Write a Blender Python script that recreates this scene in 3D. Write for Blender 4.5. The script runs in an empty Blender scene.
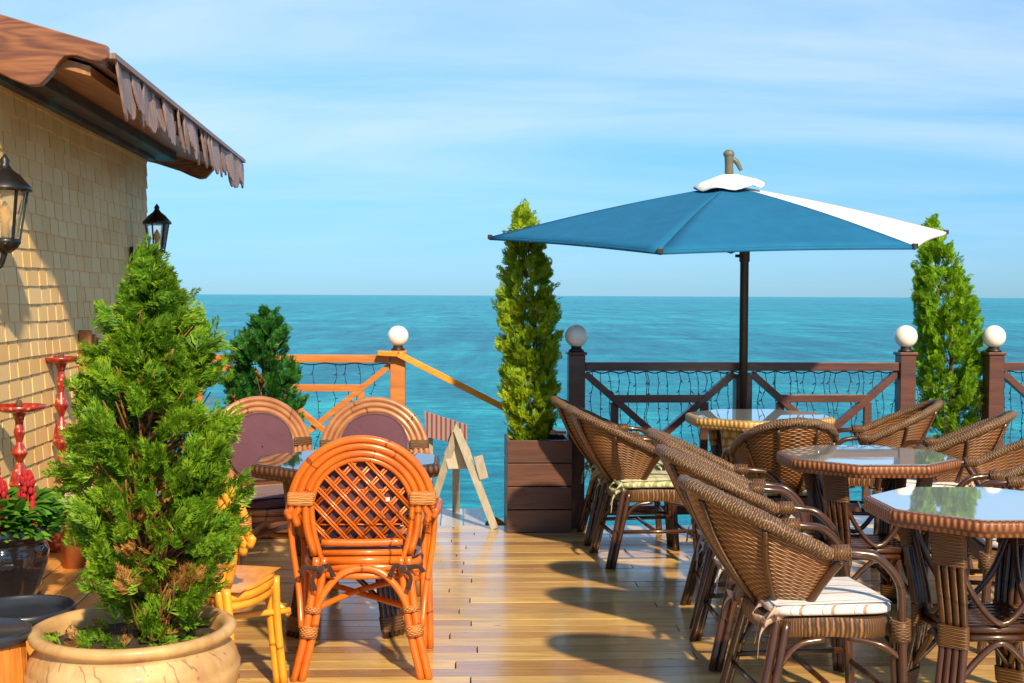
import bpy, bmesh, math, random
from mathutils import Vector, Matrix
import numpy as np

R = math.radians
rnd = random.Random(7)
scene = bpy.context.scene
col = scene.collection
K = 1300.0 / 1105.0
F = 1105.0 * K                  # focal length in pixels of the 1024 px wide frame
EYE = 1.5

# ------------------------------------------------------------------ mesh builder
def V(*a): return Vector(a)

class MB:
    def __init__(s):
        s.v = []; s.f = []; s.uv = []; s.sm = []; s.mi = []
        s.cur = 0
    def face(s, idx, uv=None, smooth=True):
        s.f.append(tuple(idx)); s.sm.append(smooth); s.mi.append(s.cur)
        s.uv.append(uv if uv else [(0.0, 0.0)] * len(idx))
    def add(s, verts):
        b = len(s.v); s.v.extend([tuple(p) for p in verts]); return b
    # box given centre, size, optional rotation matrix
    def box(s, c, d, rot=None, uvs=1.0):
        c = Vector(c); hx, hy, hz = d[0] / 2, d[1] / 2, d[2] / 2
        pts = [V(x, y, z) for x in (-hx, hx) for y in (-hy, hy) for z in (-hz, hz)]
        if rot is not None: pts = [rot @ p for p in pts]
        b = s.add([p + c for p in pts])
        q = [(0, 1, 3, 2, 1, 2), (4, 6, 7, 5, 1, 2), (0, 4, 5, 1, 0, 2), (2, 3, 7, 6, 0, 2), (0, 2, 6, 4, 0, 1), (1, 5, 7, 3, 0, 1)]
        loc = [(x, y, z) for x in (-hx, hx) for y in (-hy, hy) for z in (-hz, hz)]
        for a in q:
            s.face([b + a[k] for k in range(4)], [(loc[a[k]][a[4]] * uvs, loc[a[k]][a[5]] * uvs) for k in range(4)], False)
    # beam between two points with width/height, 'up' hint
    def beam(s, p, q, w, h, up=V(0, 0, 1)):
        p = Vector(p); q = Vector(q); y = (q - p); L = y.length; y.normalize()
        x = y.cross(up)
        if x.length < 1e-4: x = y.cross(V(1, 0, 0))
        x.normalize(); z = x.cross(y)
        m = Matrix((x, y, z)).transposed()
        s.box((p + q) / 2, (w, L, h), m)
    # tube along path; r may be float or list or fn(t)
    def tube(s, pts, r, n=10, smooth_path=True, sub=5, caps=True, mod=None, closed=False):
        P = [Vector(p) for p in pts]
        if smooth_path and len(P) > 2:
            rr = r if isinstance(r, (list, tuple)) else None
            P, rr = catmull(P, rr, sub, closed)
            if rr: r = rr
        N = len(P)
        if N < 2: return
        # parallel transport frames
        T = []
        for i in range(N):
            if closed: t = P[(i + 1) % N] - P[i - 1]
            else: t = P[min(i + 1, N - 1)] - P[max(i - 1, 0)]
            T.append(t.normalized())
        a = T[0].cross(V(0, 0, 1))
        if a.length < 1e-3: a = T[0].cross(V(1, 0, 0))
        a.normalize()
        L = 0; rings = []
        for i in range(N):
            if i:
                L += (P[i] - P[i - 1]).length
                a = a - T[i] * a.dot(T[i])
                if a.length < 1e-6: a = T[i].orthogonal()
                a.normalize()
            bq = T[i].cross(a)
            rad = r[i] if isinstance(r, (list, tuple)) else (r(i / (N - 1)) if callable(r) else r)
            ring = []
            for k in range(n):
                th = 2 * math.pi * k / n
                rk = rad * (mod(th, L) if mod else 1.0)
                ring.append(P[i] + a * (math.cos(th) * rk) + bq * (math.sin(th) * rk))
            rings.append((s.add(ring), L))
        M = N if closed else N - 1
        for i in range(M):
            b0, l0 = rings[i]; b1, l1 = rings[(i + 1) % N]
            for k in range(n):
                k2 = (k + 1) % n
                s.face([b0 + k, b0 + k2, b1 + k2, b1 + k], [(k / n, l0), ((k + 1) / n, l0), ((k + 1) / n, l1), (k / n, l1)])
        if caps and not closed:
            s.face([rings[0][0] + k for k in range(n)][::-1], None, False)
            s.face([rings[-1][0] + k for k in range(n)], None, False)
    # lathe profile [(r,z)...] about an axis at c
    def lathe(s, prof, c=(0, 0, 0), n=32, cap_top=False, cap_bot=True, rmod=None):
        c = Vector(c); rows = []
        L = 0
        for i, (r, z) in enumerate(prof):
            if i: L += math.hypot(r - prof[i - 1][0], z - prof[i - 1][1])
            rows.append((s.add([c + V(math.cos(2 * math.pi * k / n) * r * (rmod(2 * math.pi * k / n, z) if rmod else 1),
                                      math.sin(2 * math.pi * k / n) * r * (rmod(2 * math.pi * k / n, z) if rmod else 1), z) for k in range(n)]), L, r))
        rm = max(p[0] for p in prof)
        for i in range(len(rows) - 1):
            b0, l0, _ = rows[i]; b1, l1, _ = rows[i + 1]
            for k in range(n):
                k2 = (k + 1) % n
                s.face([b0 + k, b0 + k2, b1 + k2, b1 + k],
                       [(k / n * 6.283 * rm, l0), ((k + 1) / n * 6.283 * rm, l0), ((k + 1) / n * 6.283 * rm, l1), (k / n * 6.283 * rm, l1)])
        if cap_bot: s.face([rows[0][0] + k for k in range(n)][::-1], None, False)
        if cap_top: s.face([rows[-1][0] + k for k in range(n)], None, False)
    # grid surface fn(i,j)->point with thickness
    def grid(s, fn, nu, nv, uvfn=None, thick=0.0, close_u=False):
        pts = [[Vector(fn(i / nu, j / nv)) for j in range(nv + 1)] for i in range(nu + 1)]
        def nrm(i, j):
            a = pts[min(i + 1, nu)][j] - pts[max(i - 1, 0)][j]
            b = pts[i][min(j + 1, nv)] - pts[i][max(j - 1, 0)]
            n = a.cross(b)
            return n.normalized() if n.length > 1e-9 else V(0, 0, 1)
        sides = [0.5, -0.5] if thick else [0]
        bases = []
        for sd in sides:
            b = s.add([pts[i][j] + nrm(i, j) * (thick * sd) for i in range(nu + 1) for j in range(nv + 1)])
            bases.append(b)
            for i in range(nu):
                for j in range(nv):
                    q = [(i, j), (i + 1, j), (i + 1, j + 1), (i, j + 1)]
                    if sd < 0: q = q[::-1]
                    s.face([b + a * (nv + 1) + c for a, c in q], [uvfn(a / nu, c / nv) if uvfn else (a / nu, c / nv) for a, c in q])
        if thick:
            b0, b1 = bases
            edge = [(i, 0) for i in range(nu + 1)] + [(nu, j) for j in range(1, nv + 1)] + [(i, nv) for i in range(nu - 1, -1, -1)] + [(0, j) for j in range(nv - 1, 0, -1)]
            for k in range(len(edge)):
                a = edge[k]; c = edge[(k + 1) % len(edge)]
                s.face([b1 + a[0] * (nv + 1) + a[1], b1 + c[0] * (nv + 1) + c[1], b0 + c[0] * (nv + 1) + c[1], b0 + a[0] * (nv + 1) + a[1]], None, False)
    # extruded polygon: outline list of 3D points (planar), offset vector
    def prism(s, outline, off):
        off = Vector(off); n = len(outline)
        b0 = s.add(outline); b1 = s.add([Vector(p) + off for p in outline])
        s.face([b0 + k for k in range(n)][::-1], None, False)
        s.face([b1 + k for k in range(n)], None, False)
        for k in range(n):
            k2 = (k + 1) % n
            s.face([b0 + k, b0 + k2, b1 + k2, b1 + k], None, False)
    def sphere(s, c, r, n=16, m=10, sc=(1, 1, 1)):
        prof = []
        c = Vector(c)
        rows = []
        for j in range(m + 1):
            ph = -math.pi / 2 + math.pi * j / m
            rows.append(s.add([c + V(math.cos(ph) * math.cos(2 * math.pi * k / n) * r * sc[0], math.cos(ph) * math.sin(2 * math.pi * k / n) * r * sc[1], math.sin(ph) * r * sc[2]) for k in range(n)]))
        for j in range(m):
            for k in range(n):
                k2 = (k + 1) % n
                s.face([rows[j] + k, rows[j] + k2, rows[j + 1] + k2, rows[j + 1] + k], [(k / n, j / m), ((k + 1) / n, j / m), ((k + 1) / n, (j + 1) / m), (k / n, (j + 1) / m)])
    def build(s, name, mats, parent=None, bevel=0.0, flip=False):
        me = bpy.data.meshes.new(name)
        me.from_pydata(s.v, [], s.f)
        uvl = me.uv_layers.new(name='UVMap')
        flat = []
        for u in s.uv:
            for p in u: flat.extend(p)
        uvl.data.foreach_set('uv', flat)
        me.polygons.foreach_set('use_smooth', s.sm)
        if not isinstance(mats, (list, tuple)): mats = [mats]
        for m in mats: me.materials.append(m)
        me.polygons.foreach_set('material_index', s.mi)
        me.update()
        bm = bmesh.new(); bm.from_mesh(me)
        bmesh.ops.recalc_face_normals(bm, faces=bm.faces)
        bm.to_mesh(me); bm.free()
        return link(name, me, parent, bevel)

def link(name, me, parent=None, bevel=0.0):
    o = bpy.data.objects.new(name, me); col.objects.link(o)
    if parent is not None: o.parent = parent
    if bevel:
        b = o.modifiers.new('bevel', 'BEVEL'); b.width = bevel; b.segments = 2; b.limit_method = 'ANGLE'; b.angle_limit = R(40)
        b.harden_normals = False
    return o

def catmull(P, rr, sub, closed=False):
    out = []; ro = []
    n = len(P)
    segs = n if closed else n - 1
    for i in range(segs):
        if closed: p0, p1, p2, p3 = P[i - 1], P[i], P[(i + 1) % n], P[(i + 2) % n]
        else:
            p1, p2 = P[i], P[i + 1]
            p0 = P[i - 1] if i else p1 * 2 - p2
            p3 = P[i + 2] if i + 2 < n else p2 * 2 - p1
        for k in range(sub):
            t = k / sub
            out.append(0.5 * ((2 * p1) + (p2 - p0) * t + (2 * p0 - 5 * p1 + 4 * p2 - p3) * t * t + (3 * p1 - p0 - 3 * p2 + p3) * t ** 3))
            if rr: ro.append(rr[i] * (1 - t) + rr[(i + 1) % n] * t)
    if not closed:
        out.append(P[-1])
        if rr: ro.append(rr[-1])
    return out, ro

def tag(o, label=None, cat=None, group=None, kind=None):
    if label: o['label'] = label
    if cat: o['category'] = cat
    if group: o['group'] = group
    if kind: o['kind'] = kind
    return o

def empty(name, loc, rz=0.0, label=None, cat=None, group=None):
    o = bpy.data.objects.new(name, None); col.objects.link(o)
    o.empty_display_size = 0.1
    o.location = loc; o.rotation_euler = (0, 0, rz)
    return tag(o, label, cat, group)

def copy_tree(o, parent=None):
    c = o.copy(); col.objects.link(c)
    if parent is not None: c.parent = parent
    for ch in list(o.children): copy_tree(ch, c)
    return c

# ------------------------------------------------------------------ materials
class NT:
    def __init__(s, name):
        s.m = bpy.data.materials.new(name); s.m.use_nodes = True
        s.t = s.m.node_tree; s.n = s.t.nodes; s.l = s.t.links
        s.b = s.n['Principled BSDF']
    def new(s, ty, **kw):
        x = s.n.new(ty)
        for k, v in kw.items(): setattr(x, k, v)
        return x
    def lk(s, a, b): s.l.new(a, b)
    def setin(s, sock, v):
        if hasattr(v, 'is_linked') or hasattr(v, 'links'): s.lk(v, sock)
        else: sock.default_value = v
    def math(s, op, a, b=0.0, c=0.0):
        x = s.new('ShaderNodeMath', operation=op)
        s.setin(x.inputs[0], a); s.setin(x.inputs[1], b)
        if op in ('MULTIPLY_ADD', 'SMOOTH_MIN', 'WRAP', 'COMPARE'): s.setin(x.inputs[2], c)
        return x.outputs[0]
    def coord(s, kind='Object'):
        return s.new('ShaderNodeTexCoord').outputs[kind]
    def mapping(s, vec, scale=(1, 1, 1), loc=(0, 0, 0), rot=(0, 0, 0)):
        x = s.new('ShaderNodeMapping'); s.lk(vec, x.inputs['Vector'])
        s.setin(x.inputs['Scale'], scale); s.setin(x.inputs['Location'], loc); s.setin(x.inputs['Rotation'], rot)
        return x.outputs[0]
    def noise(s, vec, scale=5, detail=4, rough=0.55, dist=0.0):
        x = s.new('ShaderNodeTexNoise')
        if vec is not None: s.lk(vec, x.inputs['Vector'])
        x.inputs['Scale'].default_value = scale; x.inputs['Detail'].default_value = detail
        x.inputs['Roughness'].default_value = rough; x.inputs['Distortion'].default_value = dist
        return x.outputs['Fac']
    def ramp(s, fac, stops, interp='LINEAR'):
        x = s.new('ShaderNodeValToRGB'); s.setin(x.inputs[0], fac)
        cr = x.color_ramp; cr.interpolation = interp
        while len(cr.elements) < len(stops): cr.elements.new(0.5)
        for e, (p, c) in zip(cr.elements, stops):
            e.position = p; e.color = (c[0], c[1], c[2], 1)
        return x.outputs[0]
    def mix(s, fac, a, b, mode='MIX'):
        x = s.new('ShaderNodeMix', data_type='RGBA', blend_type=mode)
        s.setin(x.inputs[0], fac)
        s.setin(x.inputs[6], (*a, 1) if isinstance(a, tuple) and len(a) == 3 else a)
        s.setin(x.inputs[7], (*b, 1) if isinstance(b, tuple) and len(b) == 3 else b)
        return x.outputs[2]
    def offset_random(s, vec, amt=20.0):
        oi = s.new('ShaderNodeObjectInfo')
        x = s.new('ShaderNodeVectorMath', operation='MULTIPLY_ADD')
        x.inputs[0].default_value = (amt, amt * 0.7, amt * 0.4)
        s.lk(oi.outputs['Random'], x.inputs[1]); s.lk(vec, x.inputs[2])
        return x.outputs[0]
    def bump(s, h, strength=0.4, dist=0.01, normal=None):
        x = s.new('ShaderNodeBump'); x.inputs['Strength'].default_value = strength; x.inputs['Distance'].default_value = dist
        s.lk(h, x.inputs['Height'])
        if normal is not None: s.lk(normal, x.inputs['Normal'])
        return x.outputs[0]
    def out(s, color=None, rough=0.5, normal=None, **kw):
        if color is not None:
            s.setin(s.b.inputs['Base Color'], (*color, 1) if isinstance(color, tuple) and len(color) == 3 else color)
        s.setin(s.b.inputs['Roughness'], rough)
        if normal is not None: s.lk(normal, s.b.inputs['Normal'])
        for k, v in kw.items(): s.setin(s.b.inputs[k.replace('_', ' ')], v)
        return s.m

def m_cane(name, c1, c2, rough=0.32, coat=0.3):
    t = NT(name)
    uv = t.coord('UV'); ob = t.offset_random(t.coord('Object'))
    g = t.noise(t.mapping(uv, (14, 4, 1)), 3, 4)
    n = t.noise(ob, 9, 3)
    k = t.math('ADD', t.math('MULTIPLY', g, 0.5), t.math('MULTIPLY', n, 0.5))
    c = t.ramp(k, [(0.32, c1), (0.62, c2)])
    # bamboo-like nodes: thin dark rings along the length
    sx = t.new('ShaderNodeSeparateXYZ'); t.lk(uv, sx.inputs[0])
    ring = t.math('PINGPONG', t.math('ADD', sx.outputs[1], t.math('MULTIPLY', n, 0.1)), 0.16)
    ringm = t.math('LESS_THAN', ring, 0.0045)
    c = t.mix(t.math('MULTIPLY', ringm, 0.75), c, tuple(x * 0.35 for x in c1))
    return t.out(c, t.math('MULTIPLY_ADD', g, 0.25, rough - 0.1), t.bump(g, 0.15, 0.003), Coat_Weight=coat, Coat_Roughness=0.15)

def m_weave(name, dark, mid, light, wu=0.026, wv=0.011, strength=0.9):
    t = NT(name)
    uv = t.coord('UV'); sx = t.new('ShaderNodeSeparateXYZ')
    wob = t.noise(t.mapping(uv, (12, 12, 1)), 2, 2)
    t.lk(uv, sx.inputs[0])
    u = t.math('MULTIPLY_ADD', wob, 0.008, sx.outputs[0]); v = t.math('MULTIPLY_ADD', wob, 0.006, sx.outputs[1])
    su = t.math('SINE', t.math('MULTIPLY', u, math.pi / wu))
    row = t.math('DIVIDE', v, wv)
    par = t.math('MULTIPLY_ADD', t.math('MODULO', t.math('FLOOR', t.math('ADD', row, 400)), 2.0), -2.0, 1.0)
    sv = t.math('ABSOLUTE', t.math('SINE', t.math('MULTIPLY', row, math.pi)))
    h = t.math('MULTIPLY', sv, t.math('MULTIPLY_ADD', t.math('MULTIPLY', su, par), 0.42, 0.58))
    n = t.noise(t.offset_random(t.coord('Object')), 11, 4)
    k = t.math('ADD', t.math('MULTIPLY', h, 0.75), t.math('MULTIPLY', n, 0.35))
    c = t.ramp(k, [(0.18, dark), (0.5, mid), (0.9, light)])
    return t.out(c, t.math('MULTIPLY_ADD', n, 0.3, 0.3), t.bump(h, strength, 0.006), Coat_Weight=0.15, Coat_Roughness=0.3)

def m_wood(name, c1, c2, scale=1.0, axis='X', rough=0.5, coat=0.0, bump=0.25, coord='Object', c3=None):
    t = NT(name)
    ob = t.offset_random(t.coord(coord), 13)
    sc = {'X': (1.2, 14, 14), 'Y': (14, 1.2, 14), 'Z': (14, 14, 1.2)}[axis]
    geo = t.new('ShaderNodeNewGeometry')
    rv = t.new('ShaderNodeVectorMath', operation='MULTIPLY_ADD')
    rv.inputs[0].default_value = (7, 5, 3); t.lk(geo.outputs['Random Per Island'], rv.inputs[1]); t.lk(ob, rv.inputs[2])
    p = t.mapping(rv.outputs[0], tuple(x * scale for x in sc))
    g = t.noise(p, 2.2, 6, 0.62, 0.6)
    fine = t.noise(t.mapping(rv.outputs[0], tuple(x * scale * 4 for x in sc)), 2.5, 3)
    c = t.ramp(g, [(0.3, c1), (0.68, c2)])
    c = t.mix(t.math('MULTIPLY', fine, 0.35), c, tuple(x * 0.55 for x in c1))
    hs = t.new('ShaderNodeHueSaturation'); t.lk(c, hs.inputs['Color'])
    t.lk(t.math('MULTIPLY_ADD', geo.outputs['Random Per Island'], 0.4, 0.8), hs.inputs['Value'])
    return t.out(hs.outputs[0], t.math('MULTIPLY_ADD', fine, 0.25, rough - 0.1), t.bump(t.math('ADD', g, fine), bump, 0.004), Coat_Weight=coat, Coat_Roughness=0.12)

def m_plain(name, c, rough=0.5, var=0.15, scale=8, bump=0.1, metal=0.0, coat=0.0, **kw):
    t = NT(name)
    n = t.noise(t.offset_random(t.coord('Object')), scale, 5)
    cc = t.ramp(n, [(0.3, tuple(x * (1 - var) for x in c)), (0.7, tuple(min(1, x * (1 + var)) for x in c))])
    return t.out(cc, t.math('MULTIPLY_ADD', n, 0.2, rough - 0.1), t.bump(n, bump, 0.004), Metallic=metal, Coat_Weight=coat, **kw)

def m_fabric(name, c, stripes=None, weave=700, wrinkle=0.35, sheen=0.25):
    t = NT(name)
    ob = t.coord('UV')
    n = t.noise(t.offset_random(t.coord('Object')), 7, 4)
    f = t.noise(t.mapping(ob, (weave, weave, 1)), 1, 1)
    base = t.ramp(n, [(0.3, tuple(x * 0.85 for x in c)), (0.7, c)])
    if stripes:
        sx = t.new('ShaderNodeSeparateXYZ'); t.lk(ob, sx.inputs[0])
        for (ax, period, width, off, sc, alpha) in stripes:
            d = t.math('PINGPONG', t.math('ADD', sx.outputs[ax], off + 10.0 * period), period / 2)
            mk = t.math('LESS_THAN', d, width / 2)
            base = t.mix(t.math('MULTIPLY', mk, alpha), base, sc)
    w = t.noise(t.offset_random(t.coord('Object')), 14, 3, dist=1.2)
    nb = t.bump(w, wrinkle, 0.02)
    return t.out(base, 0.85, t.bump(f, 0.15, 0.002, nb), Sheen_Weight=sheen, Specular_IOR_Level=0.25)

def m_leaf(name, c_dark, c_mid, c_light, trans=0.35, nscale=5):
    t = NT(name)
    geo = t.new('ShaderNodeNewGeometry')
    n = t.noise(t.coord('Object'), nscale, 3)
    k = t.math('ADD', t.math('MULTIPLY', geo.outputs['Random Per Island'], 0.45), t.math('MULTIPLY', n, 0.62))
    c = t.ramp(k, [(0.25, c_dark), (0.5, c_mid), (0.8, c_light)])
    t.out(c, 0.5)
    t.b.inputs['Specular IOR Level'].default_value = 0.3
    tr = t.new('ShaderNodeBsdfTranslucent'); t.lk(t.mix(0.5, c, c_light), tr.inputs['Color'])
    ms = t.new('ShaderNodeMixShader'); ms.inputs[0].default_value = trans
    t.lk(t.b.outputs[0], ms.inputs[1]); t.lk(tr.outputs[0], ms.inputs[2])
    t.lk(ms.outputs[0], t.n['Material Output'].inputs['Surface'])
    return t.m

M = {}
M['cane_orange'] = m_cane('orange_cane', (0.42, 0.075, 0.006), (0.69, 0.165, 0.012), 0.3, 0.4)
M['bind_orange'] = m_weave('orange_binding', (0.30, 0.09, 0.02), (0.62, 0.24, 0.05), (0.8, 0.36, 0.09), 0.05, 0.007)
M['cane_brown'] = m_cane('brown_cane', (0.018, 0.007, 0.003), (0.075, 0.025, 0.008), 0.28, 0.5)
M['weave'] = m_weave('rattan_weave', (0.035, 0.011, 0.003), (0.22, 0.08, 0.018), (0.46, 0.215, 0.062))
M['rim'] = m_weave('rattan_braid', (0.05, 0.026, 0.012), (0.165, 0.086, 0.038), (0.32, 0.19, 0.095), 0.14, 0.008, 0.8)
M['wrap'] = m_weave('rattan_wrap', (0.03, 0.012, 0.004), (0.15, 0.064, 0.019), (0.27, 0.135, 0.048), 0.09, 0.006, 0.8)
M['table_rim'] = m_weave('table_rim_weave', (0.05, 0.014, 0.005), (0.22, 0.07, 0.02), (0.36, 0.14, 0.045), 0.012, 0.05, 0.8)
M['table_rim_sunlit'] = m_weave('table_rim_weave_sunlit', (0.22, 0.10, 0.02), (0.55, 0.33, 0.09), (0.68, 0.45, 0.16), 0.014, 0.05, 0.8)  # same rim weave, sunlight put into a paler yellow colour
M['table_rim_dark'] = m_weave('table_rim_weave_dark', (0.02, 0.008, 0.004), (0.09, 0.035, 0.016), (0.18, 0.08, 0.04), 0.016, 0.05, 0.8)
M['rail'] = m_wood('shaded_rail_wood', (0.055, 0.014, 0.008), (0.13, 0.036, 0.017), 1.0, 'X', 0.45, 0.25)  # railing wood darkened, its shade put into the colour
M['rail_orange'] = m_wood('sunlit_rail_wood', (0.42, 0.13, 0.022), (0.68, 0.25, 0.05), 1.0, 'X', 0.45, 0.25)  # the railing wood again, sunlight put into an orange colour
M['handrail'] = m_wood('bright_orange_handrail', (0.70, 0.22, 0.015), (0.88, 0.36, 0.03), 1.0, 'X', 0.35, 0.3)
M['planter_wood'] = m_wood('dark_planter_wood', (0.06, 0.02, 0.012), (0.14, 0.05, 0.025), 1.0, 'X', 0.5, 0.2)
M['soffit'] = m_wood('soffit_boards', (0.24, 0.085, 0.022), (0.50, 0.22, 0.06), 0.8, 'Y', 0.5, 0.2)
M['shake'] = m_wood('roof_shake_wood', (0.17, 0.10, 0.09), (0.38, 0.25, 0.22), 2.0, 'Z', 0.6, 0.1)
M['barrel'] = m_wood('barrel_staves', (0.52, 0.16, 0.025), (0.75, 0.30, 0.05), 1.5, 'Z', 0.45, 0.3)
M['grey_wood'] = m_wood('weathered_grey_wood', (0.30, 0.27, 0.215), (0.48, 0.44, 0.36), 1.5, 'Z', 0.7)
M['bench_wood'] = m_wood('golden_bench_wood', (0.5, 0.2, 0.035), (0.75, 0.38, 0.09), 1.2, 'Y', 0.45, 0.2)
M['landing'] = m_wood('pale_landing_boards', (0.42, 0.38, 0.36), (0.62, 0.58, 0.55), 1.2, 'Y', 0.35, 0.3)
M['black_metal'] = m_plain('black_iron', (0.012, 0.011, 0.010), 0.4, 0.3, 12, 0.1, 0.3, 0.3)
M['pole'] = m_plain('dark_pole_metal', (0.03, 0.022, 0.02), 0.4, 0.2, 5, 0.05, 0.4, 0.2)
M['wire'] = m_plain('dark_wire', (0.02, 0.018, 0.016), 0.6)
M['shade_blue_canvas'] = m_fabric('shade_blue_canvas', (0.010, 0.14, 0.30), None, 300, 0.16, 0.0)  # white canvas with its blue shade painted into the colour
M['white_canvas'] = m_fabric('white_canvas', (0.82, 0.80, 0.76), None, 300, 0.08, 0.0)
M['globe'] = m_plain('opal_globe', (0.82, 0.8, 0.76), 0.25, 0.03, 4, 0.0, 0.0, 0.5)
M['purple'] = m_fabric('purple_fabric', (0.115, 0.048, 0.07))
M['cush_white'] = m_fabric('cream_striped_fabric', (0.66, 0.67, 0.69), [(0, 0.11, 0.012, 0.0, (0.30, 0.15, 0.06), 0.8), (0, 0.11, 0.004, 0.035, (0.30, 0.17, 0.08), 0.7)])  # cloth cooled slightly, the sky's reflection put into its base colour
M['cush_green'] = m_fabric('green_check_fabric', (0.66, 0.62, 0.40), [(0, 0.07, 0.028, 0.0, (0.14, 0.2, 0.05), 0.7), (0, 0.07, 0.006, 0.03, (0.3, 0.2, 0.06), 0.7), (1, 0.07, 0.02, 0.0, (0.2, 0.26, 0.08), 0.45)])
M['cush_grey'] = m_fabric('grey_plain_fabric', (0.50, 0.50, 0.54), [(1, 0.1, 0.006, 0.0, (0.3, 0.3, 0.36), 0.6)])
M['tie_dark'] = m_fabric('dark_tie_fabric', (0.05, 0.02, 0.018))
M['tie_pale'] = m_fabric('pale_tie_fabric', (0.52, 0.37, 0.27), [(0, 0.05, 0.012, 0, (0.28, 0.13, 0.06), 0.8)])
M['soil'] = m_plain('dark_soil', (0.035, 0.022, 0.013), 0.95, 0.5, 40, 0.8)
M['trunk'] = m_plain('conifer_bark', (0.10, 0.05, 0.025), 0.9, 0.4, 25, 0.6)
M['twig'] = m_plain('brown_twig', (0.24, 0.10, 0.03), 0.85, 0.4, 25, 0.3)
M['leaf_front'] = m_leaf('front_conifer_leaf', (0.03, 0.10, 0.008), (0.12, 0.30, 0.016), (0.36, 0.52, 0.03), 0.45)
M['leaf_dry'] = m_leaf('dry_conifer_leaf', (0.20, 0.08, 0.02), (0.42, 0.19, 0.05), (0.60, 0.36, 0.12), 0.35)
M['leaf_dark'] = m_leaf('dark_conifer_leaf', (0.006, 0.065, 0.014), (0.025, 0.15, 0.024), (0.075, 0.25, 0.03), 0.3)
M['leaf_mid'] = m_leaf('mid_conifer_leaf', (0.055, 0.18, 0.008), (0.24, 0.44, 0.018), (0.60, 0.64, 0.03), 0.45, 2.5)
M['leaf_bright'] = m_leaf('bright_conifer_leaf', (0.05, 0.18, 0.008), (0.20, 0.44, 0.018), (0.42, 0.62, 0.03), 0.45, 3)
M['leaf_flower'] = m_leaf('flower_leaf', (0.02, 0.10, 0.01), (0.07, 0.24, 0.02), (0.18, 0.40, 0.04), 0.3)
M['red_plume'] = m_plain('red_plume', (0.34, 0.006, 0.012), 0.8, 0.4, 60, 0.8)
M['pink_petal'] = m_plain('pink_petal', (0.62, 0.03, 0.2), 0.6, 0.3, 30, 0.1)
M['pale_petal'] = m_plain('pale_petal', (0.75, 0.45, 0.5), 0.6, 0.3, 30, 0.1)
M['red_paint'] = None
M['terracotta'] = m_plain('terracotta', (0.5, 0.16, 0.05), 0.7, 0.2, 12, 0.2)
M['black_glaze'] = m_plain('black_glaze', (0.012, 0.011, 0.014), 0.1, 0.3, 6, 0.05, 0.0, 1.0)
M['lid'] = m_plain('dark_tray', (0.02, 0.026, 0.04), 0.35, 0.25, 8, 0.05, 0.0, 0.3)
M['plaster'] = m_plain('pale_plaster', (0.55, 0.45, 0.32), 0.85, 0.1, 4, 0.2)
M['brass'] = m_plain('amber_bulb', (0.7, 0.4, 0.08), 0.3, 0.1)

def mk_red():
    t = NT('red_ornate_enamel')
    vo = t.new('ShaderNodeTexVoronoi'); vo.inputs['Scale'].default_value = 45
    t.lk(t.coord('Object'), vo.inputs['Vector'])
    c = t.ramp(vo.outputs['Distance'], [(0.16, (0.50, 0.26, 0.12)), (0.30, (0.36, 0.03, 0.018)), (0.8, (0.22, 0.010, 0.010))])
    return t.out(c, 0.25, None, Coat_Weight=0.6)
M['red_paint'] = mk_red()

def mk_pot():
    t = NT('cream_crackled_pot')
    ob = t.coord('Object')
    n = t.noise(ob, 5, 5)
    wv = t.new('ShaderNodeTexWave', wave_type='BANDS', bands_direction='DIAGONAL')
    t.lk(t.mapping(t.coord('UV'), (2.2, 1.2, 1)), wv.inputs['Vector'])
    wv.inputs['Scale'].default_value = 5; wv.inputs['Distortion'].default_value = 7; wv.inputs['Detail'].default_value = 3
    vz = t.new('ShaderNodeSeparateXYZ'); t.lk(ob, vz.inputs[0])
    zone = t.math('MULTIPLY', t.math('GREATER_THAN', vz.outputs[2], 0.392), t.math('LESS_THAN', vz.outputs[2], 0.455))
    gap = t.math('GREATER_THAN', t.noise(ob, 16, 3), 0.47)
    crack = t.math('MULTIPLY', t.math('MULTIPLY', t.math('LESS_THAN', wv.outputs['Fac'], 0.05), zone), gap)
    c = t.ramp(n, [(0.3, (0.42, 0.22, 0.075)), (0.55, (0.58, 0.37, 0.16)), (0.75, (0.66, 0.49, 0.26))])
    st = t.ramp(t.noise(t.mapping(ob, (1, 1, 0.5)), 7, 7, 0.7, 0.6), [(0.48, (0, 0, 0)), (0.68, (1, 1, 1))])
    c = t.mix(t.math('MULTIPLY', st, 0.5), c, (0.24, 0.12, 0.045))
    c = t.mix(t.math('MULTIPLY', crack, 0.55), c, (0.16, 0.075, 0.03))
    return t.out(c, 0.5, t.bump(t.math('SUBTRACT', n, crack), 0.35, 0.006), Coat_Weight=0.15)
M['pot'] = mk_pot()

def mk_shingle():
    t = NT('cream_wall_shingle')
    geo = t.new('ShaderNodeNewGeometry'); ri = geo.outputs['Random Per Island']
    n = t.noise(t.mapping(t.coord('Object'), (1, 1, 1)), 3, 4)
    f = t.noise(t.mapping(t.coord('Object'), (60, 60, 5)), 1, 3)
    k = t.math('ADD', t.math('MULTIPLY', ri, 0.55), t.math('MULTIPLY', n, 0.45))
    c = t.ramp(k, [(0.2, (0.74, 0.45, 0.15)), (0.5, (0.80, 0.52, 0.20)), (0.85, (0.82, 0.57, 0.25))])
    return t.out(c, 0.6, t.bump(f, 0.3, 0.004))
M['shingle'] = mk_shingle()
M['joint'] = m_plain('brown_wall_joint', (0.20, 0.09, 0.03), 0.9)

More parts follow.
